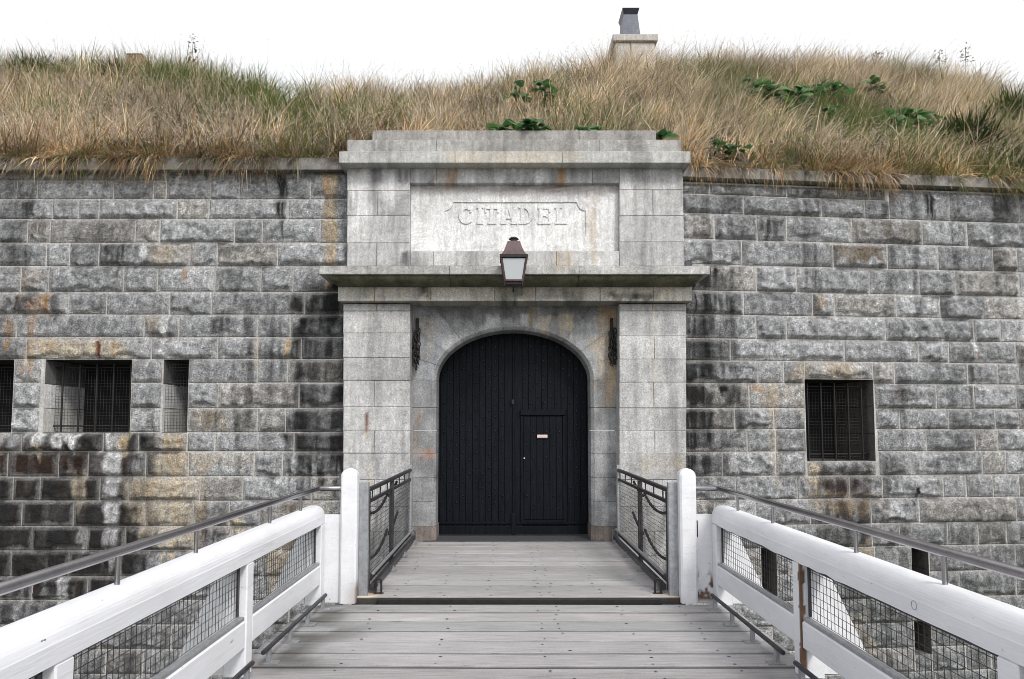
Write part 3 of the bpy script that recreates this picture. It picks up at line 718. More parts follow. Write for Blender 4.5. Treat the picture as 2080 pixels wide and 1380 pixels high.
def arcband(cx, cz, rx, rz, a0, a1, w, wz, n=16):
    o = [(cx+rx*math.cos(R(a0+(a1-a0)*i/n)), cz+rz*math.sin(R(a0+(a1-a0)*i/n))) for i in range(n+1)]
    k = [(cx+(rx-w)*math.cos(R(a0+(a1-a0)*i/n)), cz+(rz-wz)*math.sin(R(a0+(a1-a0)*i/n))) for i in range(n+1)]
    return [[o[i], o[i+1], k[i+1], k[i]] for i in range(n)]
GL = {'I': [rect(.28,.50,.1,.9), rect(.18,.60,0,.1), rect(.18,.60,.9,1)],
 'T': [rect(.34,.58,.1,.86), rect(.2,.72,0,.1), rect(.02,.9,.86,1), rect(.02,.12,.66,.86), rect(.8,.9,.66,.86)],
 'L': [rect(.1,.34,.1,.9), rect(0,.44,.9,1), rect(0,.8,0,.1), rect(.34,.8,.1,.14), rect(.69,.8,.14,.36)],
 'E': [rect(.1,.34,.1,.88), rect(0,.8,.88,1), rect(0,.8,0,.12), rect(.34,.6,.45,.56), rect(.69,.8,.68,.88), rect(.69,.8,.12,.34), rect(.54,.62,.38,.45), rect(.54,.62,.56,.64)],
 'D': [rect(.1,.34,.1,.9), rect(0,.36,0,.1), rect(0,.36,.9,1)]+arcband(.36,.5,.5,.5,-90,90,.24,.13),
 'A': [[(.06,.1),(.2,.1),(.46,.86),(.40,1)], [(.62,.1),(.86,.1),(.56,1),(.40,1),(.44,.8)], rect(.24,.62,.3,.4), rect(-.04,.3,0,.1), rect(.54,.96,0,.1)],
 'C': arcband(.48,.5,.46,.5,48,312,.24,.13,22)+[rect(.70,.82,.66,.93), rect(.70,.82,.10,.30)]}
lz0, lz1 = PZ(455, PY), PZ(420, PY); lh = lz1-lz0
lx = [PX(u, 440, PY) for u in (931, 962, 984, 1019, 1054, 1092, 1127)]
for ch_, x0 in zip('CITADEL', lx):
    mb = MB()
    for n_, poly in enumerate(GL[ch_]):
        pp = [(x0+p[0]*lh*.92, lz0+p[1]*lh) for p in poly]
        ar_ = sum(pp[i][0]*pp[(i+1) % len(pp)][1]-pp[(i+1) % len(pp)][0]*pp[i][1] for i in range(len(pp)))
        if ar_ < 0: pp = pp[::-1]
        mb.prism(pp, PY+SUNK-.016-.0004*(n_ % 3), PY+SUNK+.004)
    V = np.array(mb.V); mk('letter', V, mb.F, M['dressed'], panel, col=pcol(V))
# upper cornice and stepped parapet
for k, (a, b) in enumerate([(688,924),(924,1142),(1142,1403)]): gb('cornice_stone', a, b, 307.5, 331.5, -.20, .5, 480+k, (.46,.46,.45), [(PX(900,320,-.2), PX(1180,320,-.2), 5, 7, CREAM, .45, .3)])
for k, (a, b) in enumerate([(705,886),(886,1217),(1217,1384)]): gb('parapet_stone', a, b, 284, 309, .02, .6, 490+k, (.34,.335,.325))
for k, (a, b) in enumerate([(756,930),(930,1176),(1176,1333)]): gb('parapet_stone', a, b, 265, 286, .22, .7, 500+k, (.29,.28,.27))
MB().box(PX(690,600,.3), PX(1396,600,.3), .62, 1.4, -5.5, PZ(290, .6)).box(PX(690,600,.3), xl-.02, .46, .6, -5.5, PZ(625, .6)).box(xr+.02, PX(1396,600,.3), .46, .6, -5.5, PZ(625, .6)).out('core', M['void'], gate) if False else None
MB().box(xl, xr, .32, .68, ztop+.003, PZ(545, .4)).out('lintel_core', M['void'], gate)
MB().box(PX(700,600,.4), PX(1392,600,.4), .61, 1.0, PZ(620, .6), PZ(292, .6)).out('rear_core', M['void'], gate)

# doors
dz0 = .03; dx0, dx1 = ax0-hw-.03, ax0+hw+.03; mid = PX(1043, 880, DY)
def door_top(x): 
    q = max(0, 1-((x-ax0)/(hw+.03))**2); return zs+(rise+.03)*math.sqrt(q)
pw = .102
leafs = []
wx0, wx1, wz0, wz1 = PX(1060, 940, DY), PX(1147, 940, DY), PZ(1057, DY), PZ(834, DY)
for sgn in (-1, 1):
    lf_x0, lf_x1 = (dx0, mid-.006) if sgn < 0 else (mid+.006, dx1)
    mb = MB(); n_ = 24; xs = np.linspace(lf_x0, lf_x1, n_)
    poly = [(lf_x0, dz0), (lf_x1, dz0)]+[(x, door_top(x)) for x in xs[::-1]]
    leaf = mb.prism(poly, DY+.045, DY+.10).out('door_leaf', M['door'], gate)
    leafs.append(leaf)
    x = mid+sgn*.006; k = 0
    while (x > dx0+.02 if sgn < 0 else x < dx1-.02):
        w = pw*(1.25 if k == 0 else 1)*random.Random(k*sgn).uniform(.95, 1.05); xa, xb = sorted((x, x+sgn*w)); xa = max(xa, dx0); xb = min(xb, dx1)
        segs = [(dz0+.005, None)]
        if sgn > 0 and xb > wx0+.01 and xa < wx1-.01: segs = [(wz1+.006, None)]
        for (za, _) in segs:
            top = [door_top(max(min(xa+.004, dx1), dx0)), door_top((xa+xb)/2), door_top(xb-.004)]
            if min(top) < za+.05: continue
            MB().prism([(xa+.005, za), (xb-.005, za), (xb-.005, top[2]), ((xa+xb)/2, top[1]), (xa+.005, top[0])], DY+.02+random.Random(k+3*sgn).uniform(0,.005), DY+.044).out('plank', M['door'], leaf)
        x += sgn*w; k += 1
    mb = MB(); rr = random.Random(5)
    x = mid+sgn*(pw*1.25+pw*.5); k = 0
    def stud(x, z):
        r = .017; a = [(x+r*math.cos(t), DY+.018, z+r*math.sin(t)) for t in np.linspace(0, 2*math.pi, 7)[:-1]]
        b_ = [(x+r*.5*math.cos(t), DY+.004, z+r*.5*math.sin(t)) for t in np.linspace(0, 2*math.pi, 7)[:-1]]
        mb.add(a+b_, [[i, (i+1) % 6, 6+(i+1) % 6, 6+i] for i in range(6)]+[[6, 7, 8, 9, 10, 11]])
    while abs(x-mid) < hw-.03:
        z = dz0+.38+(k % 2)*.12
        while z < door_top(x)-.10:
            if not (sgn > 0 and wx0-.06 < x < wx1+.06 and z < wz1+.09): stud(x+rr.uniform(-.004,.004), z+rr.uniform(-.006,.006))
            z += .222
        x += sgn*pw; k += 1
    mb.out('iron_studs', M['door2'], leaf, kind='stuff')
    xa, xb = sorted((mid+sgn*.01, dx0+.04 if sgn < 0 else dx1-.04))
    MB().box(xa, xb, DY-.012, DY+.02, dz0+.005, dz0+.13, .006).out('kick_board', M['door'], leaf)
    MB().box(xa, xb, DY-.004, DY+.018, dz0+.17, dz0+.20, .004).out('ledge', M['door'], leaf)
leafs[0]['label'] = 'left door leaf of studded dark planks'; leafs[1]['label'] = 'right door leaf of studded dark planks with a small wicket door'
MB().box(mid-.035, mid+.035, DY-.016, DY+.018, dz0+.002, dz0+.33, .006).out('meeting_post', M['door'], leafs[1])
MB().box(mid-.012, mid+.012, DY-.004, DY+.02, dz0+.34, door_top(mid)-.05, .004).out('cover_strip', M['door'], leafs[1])
MB().box(mid-.03, mid+.012, DY-.022, DY-.005, PZ(822, DY), PZ(812, DY), .004).out('latch', M['iron'], leafs[1])
wk = MB().box(wx0+.03, wx1-.03, DY+.012, DY+.04, wz0, wz1, .004).out('wicket_door', M['door'], gate); wk['label'] = 'small wicket door set in the right door leaf'
for k in range(6):
    a = wx0+.03+(wx1-wx0-.06)*k/6; b_ = wx0+.03+(wx1-wx0-.06)*(k+1)/6
    MB().box(a+.003, b_-.003, DY+.001, DY+.0115, wz0+.01, wz1-.09, .003).out('plank', M['door'], wk)
mb = MB()
for k in range(6):
    for j in range(7):
        if (k+j) % 2: stud(wx0+.03+(wx1-wx0-.06)*(k+.5)/6, wz0+.18+j*.2)
for i in range(len(mb.V)): mb.V[i] = (mb.V[i][0], mb.V[i][1]-.018, mb.V[i][2])
mb.out('iron_studs', M['door2'], wk, kind='stuff')
for (a, b_, c, d) in ((wx0-.015, wx0+.028, wz0, wz1-.08), (wx1-.028, wx1+.015, wz0, wz1-.08)): MB().box(a, b_, DY-.012, DY+.03, c, d, .005).out('frame_stile', M['door'], wk)
MB().box(wx0-.025, wx1+.025, DY-.03, DY+.03, wz1-.078, wz1+.012, .008).out('frame_head', M['door'], wk)
MB().box(wx0-.02, wx1+.02, DY-.012, DY+.03, wz0-.03, wz0-.003, .005).out('frame_sill', M['door'], wk)
lpz = PZ(886.5, DY); MB().box(PX(1091,886,DY), PX(1112,886,DY), DY-.012, DY+.0005, lpz-.024, lpz+.024, .003).out('name_plate', M['plate'], wk)
MB().box(PX(1090,886,DY), PX(1113,886,DY), DY-.016, DY-.0005, lpz-.036, lpz-.027, .002).out('letter_flap', M['iron'], wk)
MB().tube([(PX(1065,931,DY), DY-.03, PZ(931,DY)), (PX(1065,931,DY), DY+.01, PZ(931,DY))], .012, 10).out('lock', M['plate'], wk)
# threshold
MB().box(ax0-1.35, ax0+1.35, .03, .80, -.10, .018, .01).out('threshold', M['sill'], gate)
for u in (938, 1044, 1152):
    x = PX(u, 1100, .05); MB().box(x-.05, x+.05, .0, .06, -.02, .045, .006).out('stop_block', M['iron'], gate)

# ------------------------------------------------------------------ chains, lantern, floodlight
def chain(u, v0, v1, label, seed):
    x = PX(u, 700, .2); z1 = PZ(v0, .2); z0 = PZ(v1, .2); rd = random.Random(seed)
    t = thing('iron_chain', label, 'chain', (x, .2, z0), 'chains hung beside the door arch')
    for s_ in range(5):
        mb = MB(); z = z1-.02*s_; k = 0; ph = s_*1.25
        zl = z0+(.02, .12, .05, .2, .08)[s_]
        while z > zl:
            cx = x+.034*math.cos(ph+k*.5)+rd.uniform(-.008,.008); cy = .205+.030*math.sin(ph+k*.5)
            a = (k % 2)*math.pi/2+rd.uniform(-.35,.35); L = .044; w = .024
            pts_ = []
            for j in range(10):
                q = 2*math.pi*j/10; px_ = w*math.cos(q); pz_ = L*math.sin(q)
                pts_.append((cx+px_*math.cos(a), cy+px_*math.sin(a), z+pz_))
            mb.tube(pts_, .0095, 6, False, True); z -= .062; k += 1
        mb.out('chain_strand', M['iron'], t, smooth=True)
    MB().box(x-.022, x+.022, .255, .297, z1-.03, z1+.20, .006).tube([(x, .26, z1+.05), (x, .205, z1+.04), (x, .20, z1-.01)], .012, 6).out('slot_plate', M['iron'], t)  # black plate drawn for the dark slot above the chain, with a hook
chain(846, 672, 750, 'dark iron chain hanging left of the door arch', 1)
chain(1244, 672, 744, 'dark iron chain hanging right of the door arch', 2)

LY = -.66
lt = thing('wall_lantern', 'copper lantern with pale glass hanging below the inscription', 'lantern', (PX(1043,560,LY), LY, PZ(580, LY)))
lxc = PX(1043.5, 530, LY); zz = lambda v: PZ(v, LY); sc_ = lambda px: px*(LY-CAM[1])/FPX
def frustum(w0, z0, w1, z1, cap=True):
    V = [(lxc+sx*w0, LY+sy*w0, z0) for sx, sy in ((-1,-1),(1,-1),(1,1),(-1,1))]+[(lxc+sx*w1, LY+sy*w1, z1) for sx, sy in ((-1,-1),(1,-1),(1,1),(-1,1))]
    return V, [[0,1,5,4],[1,2,6,5],[2,3,7,6],[3,0,4,7]]+([[3,2,1,0],[4,5,6,7]] if cap else [])
wb, wt = sc_(18), sc_(25)
za, zb_ = zz(574), zz(530)
def corner(sx, sy, t, w=None):
    ww = wb+(wt-wb)*t; return (lxc+sx*ww, LY+sy*ww, za+(zb_-za)*t)
for sx, sy in ((-1,-1),(1,-1),(1,1),(-1,1)): MB().tube([corner(sx, sy, -.02), corner(sx, sy, 1.0)], .0155, 6).out('corner_bar', M['copper'], lt)
for (a, b_) in (((-1,-1),(1,-1)),((1,-1),(1,1)),((1,1),(-1,1)),((-1,1),(-1,-1))):
    MB().tube([corner(*a, .01), corner(*b_, .01)], .017, 6).out('bottom_bar', M['copper'], lt)
    A, B_, C_, D_ = [Vector(corner(*a, .03)), Vector(corner(*b_, .03)), Vector(corner(*b_, .99)), Vector(corner(*a, .99))]
    n_ = (B_-A).cross(D_-A).normalized()*.004
    mb = MB(); mb.add([A, B_, C_, D_, A-n_, B_-n_, C_-n_, D_-n_], [[0,1,2,3],[7,6,5,4],[0,4,5,1],[1,5,6,2],[2,6,7,3],[3,7,4,0]]); mb.out('pane', M['glass'], lt)
V, F_ = frustum(wb*.86, zz(580), wb*.86, zz(575)); mk('base', V, F_, M['copperd'], lt)
for sx in (-1, 1): MB().box(lxc+sx*wb-.006, lxc+sx*wb+.006, LY-wb-.006, LY-wb+.02, zz(583), zz(573)).out('foot', M['copperd'], lt)
V, F_ = frustum(wt+.022, zz(529), wt+.026, zz(523.5)); mk('eaves', V, F_, M['copperd'], lt)
mb = MB(); pr_ = [(wt+.004, 523.5), (wt*.80, 514), (wt*.66, 505), (wt*.55, 496.5), (wt*.50, 493)]
for (w0, v0), (w1, v1) in zip(pr_, pr_[1:]): mb.add(*frustum(w0, zz(v0), w1, zz(v1)))
mb.out('roof', M['copper'], lt)
MB().tube([(lxc, LY, zz(494)), (lxc, LY, zz(486))], sc_(6.5), 14).out('vent_neck', M['copper'], lt, smooth=False)
mb = MB(); rr_ = [(.002, 481.5), (sc_(7), 483), (sc_(10.5), 486.2), (sc_(10.5), 487), (.004, 487.2)]
n_ = 16; V = [(lxc+r*math.cos(2*math.pi*j/n_), LY+r*math.sin(2*math.pi*j/n_), zz(v)) for r, v in rr_ for j in range(n_)]
mk('vent_cap', V, [[i*n_+j, (i+1)*n_+j, (i+1)*n_+(j+1) % n_, i*n_+(j+1) % n_][::-1] for i in range(len(rr_)-1) for j in range(n_)], M['copperd'], lt)
MB().tube([(lxc, LY+wb, zz(577)), (lxc, -.30, zz(577)), (lxc, -.10, zz(577))], .012, 8).out('bracket', M['iron'], lt)

fl = thing('floodlight', 'small dark floodlight standing on the right end of the cornice', 'floodlight', (PX(1399, 535, -.15), -.15, PZ(540, -.44)))
fx = PX(1399, 535, -.15); fz = PZ(541, -.44)+.003
MB().tube([(fx, -.15, fz), (fx, -.15, fz+.05)], .012, 8).out('stem', M['iron'], fl)
MB().tube([(fx-.02, -.23, fz+.085), (fx-.01, -.16, fz+.075), (fx+.01, -.06, fz+.06)], .055, 14).out('lamp_housing', M['cowl'], fl, smooth=False)
MB().tube([(fx-.021, -.236, fz+.086), (fx-.02, -.231, fz+.0852)], .040, 14).out('lens', M['dsteel'], fl)

# ------------------------------------------------------------------ bridge decks
WOODC = np.array((.345, .34, .352))
def plank(parent, x0, x1, y0, y1, ztop_, seed, L=None, th=.07, base=WOODC):
    rd = random.Random(seed); nx = int((x1-x0)/.08); ny = 5
    xs = np.linspace(x0, x1, nx); ys = np.array([y0, y0+.014, (y0+y1)/2, y1-.014, y1])
    X, Y = np.meshgrid(xs, ys); X = X.ravel(); Y = Y.ravel()
    E = np.zeros((5, nx)); E[0] = E[-1] = 1.; E = E.ravel()
    wav = .004*(vn(X*.8, np.full_like(X, seed*.37), 7)-.5); cup = .0025*rd.uniform(-1, 1)
    Z = ztop_+rd.uniform(-.0035, .0035)+wav-E*.014+cup*(1-np.abs((Y-(y0+y1)/2)/((y1-y0)/2)))
    Y = Y+E*.010*(fbm(X*5, np.full_like(X, seed*1.3), 12)-.5)
    c = base*rd.uniform(.86, 1.1)*((.80+.40*fbm(X*1.2, Y*6, seed % 31))*(.86+.26*fbm(X*.7, Y*.7, 15)))[:, None]
    c = c*np.array([1+rd.uniform(-.02, .03), 1, 1+rd.uniform(-.03, .02)])
    mo = ss(.35, .7, fbm(X*3.5, Y*4.5, 73))*(1-ss(-1.85, -1.15, X+.35*(fbm(X*2, Y*2, 74)-.5)))*.85+ss(.45, .75, fbm(X*4, Y*5, 75))*ss(1.35, 1.9, X)*.5
    c = c*(1-mo[:, None])+np.array((.045, .045, .035))*mo[:, None]
    if L: c = stain(c, X, Y, L)
    c = c*(1-.88*E[:, None])
    V = np.stack([X, Y, Z], 1); idx = np.arange(nx*ny).reshape(ny, nx)
    rg = np.concatenate([idx[0, :], idx[1:, -1], idx[-1, -2::-1], idx[-2:0:-1, 0]]); k = len(rg); n0 = len(V)
    B = V[rg].copy(); B[:, 2] = ztop_-th; V = np.concatenate([V, B]); a = np.arange(k); b_ = (a+1) % k
    F_ = np.concatenate([grid_faces(nx, ny), np.stack([rg[a], n0+a, n0+b_, rg[b_]], 1)]).tolist(); F_.append([n0+i for i in reversed(range(k))])
    return mk('plank', V, F_, M['deck'], parent, col=np.concatenate([c, c[rg]*.5]))
def nails(parent, rows, xs, w, z):
    mb = MB(); rd = random.Random(9)
    for y in rows:
        for x in xs:
            for dy in (.25, .75):
                if rd.random() < .25: continue
                cx = x+rd.uniform(-.03, .03); cy = y+w*dy+rd.uniform(-.012, .012); r = rd.uniform(.006, .010)
                V = [(cx+r*1.5*math.cos(t), cy+r*math.sin(t), z+.0045) for t in np.linspace(0, 2*math.pi, 7)[:-1]]+[(cx, cy, z+.0055)]
                mb.add(V, [[i, (i+1) % 6, 6] for i in range(6)])
    mb.out('nails', M['iron'], parent, kind='stuff')
DB1 = -3.335
br = thing('timber_bridge', 'fixed grey plank footbridge deck in the foreground', 'bridge', (0, -6, -.4))
w = .291; rows = []
y = DB1-.075; k = 0
while y > -13.2:
    plank(br, -2.02, 2.02, y-w+.024, y, 0., 1000+k); rows.append(y-w); y -= w; k += 1
nails(br, rows, [-1.3, -.62, .16, .34, .95, 1.5], w, .0)
for x in (-1.6, -.55, .55, 1.6): MB().box(x-.12, x+.12, -13.2, DB1-.08, -.42, -.074).out('beam', M['timber'], br)
db = thing('drawbridge', 'shorter grey plank drawbridge deck in front of the doors', 'drawbridge', (0, -1.7, -.3))
RL = [(-1.60, -1.36, DB1-.02, DB1+.16, (.62,.56,.46), .8, .2), (1.36, 1.60, DB1-.02, DB1+.16, (.62,.56,.46), .8, .2), (-1.53, -1.40, DB1+.02, DB1+.12, RUST, .7, .2), (1.40, 1.53, DB1+.02, DB1+.12, RUST, .8, .2)]
w2 = .2605; y = DB1; rows = []; k = 0; ZD = .05
while y < -.1:
    y2 = min(y+w2, -.012)
    plank(db, -1.62, 1.62, y, y2-.017, ZD, 2000+k, RL if k == 0 else None, base=WOODC*np.array((1.0,.99,.965))); rows.append(y); y = y2; k += 1
nails(db, rows, [-1.2, -.75, -.28, .20, .33, .8, 1.25], w2, ZD)
MB().box(-1.36, 1.36, DB1-.05, DB1-.003, -.25, ZD-.006, .003).out('steel_edge', M['iron'], db)
for x in (-1.3, -.4, .4, 1.3): MB().box(x-.1, x+.1, DB1+.01, -.02, -.32, ZD-.072).out('beam', M['timber'], db)

# ------------------------------------------------------------------ white railings
PWHITE = np.array((.73, .74, .775))
def paintcol(V, seed=0, peel=None):
    V = np.asarray(V, float)
    c = PWHITE*(.94+.09*fbm(V[:, 1]*2+V[:, 0]*3, V[:, 2]*3, seed))[:, None]
    if peel is not None: 
        g = np.clip(peel(V), 0, 1)[:, None]; c = c*(1-g)+np.array((.15,.085,.055))*g*(.6+.8*fbm(V[:,0]*30+V[:,1]*30, V[:,2]*30, 5))[:, None]+0
    return c
def pbox(name, parent, x0, x1, y0, y1, z0, z1, b=.008, seed=0, mat='paint', col=None):
    mb = MB().box(x0, x1, y0, y1, z0, z1, b); V = np.array(mb.V)
    return mk(name, V, mb.F, M[mat], parent, col=paintcol(V, seed) if col is None else np.tile(col, (len(V), 1)))
def fine_board(name, parent, x0, x1, y0, y1, z0, z1, peel, res=.012):
    """painted board whose face towards the deck end carries flaked paint"""
    Vs = []; Fs = []; n = 0
    for (A, B_, D_) in (((x0,y0,z0),(x1,y0,z0),(x0,y0,z1)), ((x1,y0,z0),(x1,y1,z0),(x1,y0,z1)), ((x1,y1,z0),(x0,y1,z0),(x1,y1,z1)), ((x0,y1,z0),(x0,y0,z0),(x0,y1,z1)), ((x0,y0,z1),(x1,y0,z1),(x0,y1,z1))):
        A, B_, D_ = map(np.array, (A, B_, D_)); nu = max(2, int(np.linalg.norm(B_-A)/res)); nv = max(2, int(np.linalg.norm(D_-A)/res))
        U, W = np.meshgrid(np.linspace(0, 1, nu), np.linspace(0, 1, nv))
        Vs.append(A+U.ravel()[:, None]*(B_-A)+W.ravel()[:, None]*(D_-A)); Fs.append(grid_faces(nu, nv)+n); n += nu*nv
    V = np.concatenate(Vs); return mk(name, V, np.concatenate(Fs), M['paint'], parent, col=paintcol(V, 3, peel))
XR = 1.885; RY = [-3.42, -5.31, -7.32, -9.33, -11.34, -13.2]
ZT0, ZT1 = .765, .94
def rail_profile(jag=0.):
    p = [(0, ZT0), (0, ZT1-.095), (.002, ZT1-.09)]
    for i in range(1, 9): q = i/9*math.pi/2; p.append((.004+.085*(1-math.cos(q)), ZT1-.088+.088*math.sin(q)))
    p.append((.089, ZT1)); p.append((.125, ZT1))
    for i in range(1, 8): q = i/8*math.pi/2; p.append((.125+.075*math.sin(q), ZT1-.075*(1-math.cos(q))))
    p += [(.2, ZT1-.075), (.2, ZT0)]
    return p
def railing(sg, label):
    t = thing('bridge_railing', label, 'railing', (sg*(XR+.1), -8, 0))
    X = lambda o: sg*(XR+o)
    # top rail
    prof = rail_profile(); ys = list(np.arange(RY[-1], RY[0]-.0, .12)); rows = []; rd = random.Random(int(sg)+4)
    for y in ys+[RY[0]+.02]: rows.append((y, 1.))
    for i in range(1, 6): q = i/5*math.pi/2; rows.append((RY[0]+.02+.07*math.sin(q), 1-.42*(1-math.cos(q))))
    V = []; zc = (ZT0+ZT1)/2
    for y, s_ in rows:
        for j, (o, z) in enumerate(prof):
            dz = 0
            if j == 0 and sg > 0: dz = .014*(vn(np.array([y*9.]), np.array([2.]), 3)[0]-.4)*(1 if y > -6 else .3)
            wv = .003*(vn(np.array([y*1.5]), np.array([j*.0+1.]), 8)[0]-.5)
            V.append((X(.1+(o-.1)*(.65+.35*s_)), y, zc+(z-zc)*s_+dz+wv))
    n_ = len(prof); V = np.array(V)
    Fs = grid_faces(n_, len(rows), sg < 0).tolist(); Fs += [[i*n_+n_-1, (i+1)*n_+n_-1, (i+1)*n_, i*n_][::(1 if sg < 0 else -1)] for i in range(len(rows)-1)]
    Fs.append([(len(rows)-1)*n_+i for i in (range(n_) if sg > 0 else reversed(range(n_)))][::-1])
    mk('top_rail', V, Fs, M['paint'], t, col=paintcol(V, 1))
    for k, y in enumerate(RY[:-1]):
        far = k == 0
        y0, y1 = (y-.06, y+.06)
        xa, xb = sorted((X(.0), X(.15)))
        if sg > 0 and k == 1:   # post with a split, paint lost along its corner
            peel = lambda V: ss(.35, .5, (1-ss(.010, .022, np.abs(V[:, 0]-XR)+np.abs(V[:, 1]-y0)*1.0-.006+.045*(fbm(V[:, 2]*9, V[:, 2]*0+3, 6)-.5))))
            fine_board('post', t, xa, xb, y0, y1, .002, ZT0-.002, peel)
        else: pbox('post', t, xa, xb, y0, y1, .002, ZT0-.002, .008, k)
        # knee brace standing outside the rail
        tri = [(X(.16), .02), (X(.50), .02), (X(.50), .06), (X(.19), ZT0-.02), (X(.16), ZT0-.02)]
        if sg > 0: tri = tri
        else: tri = tri[::-1]
        mb = MB().prism(tri, y-.03, y+.03); V = np.array(mb.V); mk('knee_brace', V, mb.F, M['paint'], t, col=paintcol(V, 2))
        if k == len(RY)-2: break
        yb0, yb1 = RY[k+1]+.062, y-.062
        xa, xb = sorted((X(.004), X(.10)))
        pbox('bottom_rail', t, xa, xb, yb0, yb1, .20, .385, .010, k+3)
        xa, xb = sorted((X(.012), X(.055)))
        MB().box(xa, xb, yb0+.004, yb1-.004, .388, .412, .003).out('mesh_frame', M['galv'], t)
        xa, xb = sorted((X(.05), X(.062)))
        for ya, yc in ((yb0+.002, yb0+.03), (yb1-.03, yb1-.002)): MB().box(xa, xb, ya, yc, .414, ZT0-.004).out('mesh_frame', M['dsteel'], t)
        MB().box(xa, xb, yb0+.004, yb1-.004, ZT0-.030, ZT0-.003).out('mesh_frame', M['dsteel'], t)
        nu = int(round((yb1-yb0)/.05))
        wire_panel([(X(.066), yb0, .41), (X(.066), yb1, .41), (X(.066), yb1, ZT0), (X(.066), yb0, ZT0)], 0, 0, nu, 7, .0021).out('wire_mesh', M['wire'], t)
        # steel foot rail
        fr = MB().tube([(X(-.055), yb0+.06, .112), (X(-.055), yb1-.02, .112)], .017, 8).out('foot_rail', M['dsteel'], t, smooth=True)
        nfeet = 4
        for i in range(nfeet):
            yy = yb1-.12-(yb1-yb0-.3)*i/(nfeet-1)
            MB().box(*sorted((X(-.070), X(-.042))), yy-.02, yy+.02, .012, .10).box(*sorted((X(-.13), X(-.01))), yy-.05, yy+.03, .003, .0115).out('foot_bracket', M['galv'], t)
    for k, y in enumerate(RY[2:4] if sg > 0 else []):
        for dy in (.62,):
            c_ = [(X(-.001), y+dy+.022*math.cos(2*math.pi*j/14), .822+.022*math.sin(2*math.pi*j/14)) for j in range(14)]
            MB().tube(c_, .0016, 5, False, True).out('bolt_plug', M['galv'], t)
    # stainless handrail
    zh = 1.105; xh = .10
    pts_ = [(X(xh), -13.2, zh), (X(xh), -3.32, zh-.012), (X(xh-.02), -3.24, zh-.014), (sg*1.735, -3.22, zh-.014)]
    hr_ = MB().tube(pts_, .025, 14).out('handrail', M['steel'], t, smooth=True)
    for yc in (-3.83, -4.65, -5.95, -6.79, -8.0, -9.3, -10.6, -12.0):
        MB().tube([(X(xh), yc, ZT1-.006), (X(xh), yc, zh-.02)], .0125, 10).out('handrail_support', M['steel'], hr_, smooth=True)
    return t
railing(-1, 'white timber railing with mesh and steel handrail on the left side')
railing(1, 'white timber railing with peeling paint on the right side')

# bollard-like white posts with fill boards
def white_post(sg, label):
    x0, x1 = 1.57, 1.73; y0, y1 = -3.40, -3.26; zt = 1.30
    t = thing('white_post', label, 'post', (sg*1.65, -3.33, 0))
    r = (x1-x0)/2; cx = (x0+x1)/2; secs = []
    for i in range(28): secs.append((.004+(zt-r-.004)*i/27, r))
    for i in range(1, 9): q = i/8*math.pi/2; secs.append((zt-r+r*.95*math.sin(q), r*math.cos(q)*1. if i < 8 else .012))
    V = []
    for z, w_ in secs:
        b = min(.018, w_*.5); d = .07*(min(1, (w_/r)**.55))
        ym = (y0+y1)/2
        for px_, py_ in ((-w_+b,-d),(w_-b,-d),(w_,-d+b),(w_,d-b),(w_-b,d),(-w_+b,d),(-w_,d-b),(-w_,-d+b)):
            V.append((sg*(cx+px_) if sg > 0 else -(cx+px_), ym+py_, z))
    V = np.array(V); Fs = []
    for i in range(len(secs)-1):
        for j in range(8):
            f = [i*8+j, i*8+(j+1) % 8, (i+1)*8+(j+1) % 8, (i+1)*8+j]; Fs.append(f if sg > 0 else f[::-1])
    k = len(secs)-1; f = [k*8+j for j in range(8)]; Fs.append(f if sg > 0 else f[::-1])
    peel = lambda V: (1-ss(.10, .28, V[:, 2]+.12*(fbm(V[:,2]*14, V[:,0]*9, 4)-.5)))*ss(1.60, 1.575, np.abs(V[:, 0]))*.8 if sg < 0 else np.zeros(len(V))
    mk('shaft', V, Fs, M['paint'], t, col=paintcol(V, 7, peel), smooth=False)
    pk = (lambda V: ss(.46, .56, fbm(V[:, 0]*17, V[:, 2]*11, 21))*(1-ss(.17, .30, V[:, 2]+.05*np.sin(V[:, 0]*60)))*ss(.0, .05, V[:, 2])) if sg > 0 else (lambda V: np.zeros(len(V)))
    fine_board('fill_board', t, *sorted((sg*1.733, sg*1.90)), -3.345, -3.30, .003, .845, pk)
    if sg > 0: MB().box(1.731, 1.75, -3.352, -3.346, .63, .79).out('hinge_plate', M['iron'], t)
    xa, xb = sorted((sg*1.478, sg*1.564)); mb = MB().box(xa, xb, -3.30, -3.24, .012, 1.155, .004)
    mb.out('steel_channel', M['galv'], t)
white_post(-1, 'tall white round-topped post left of the drawbridge')
white_post(1, 'tall white round-topped post right of the drawbridge')

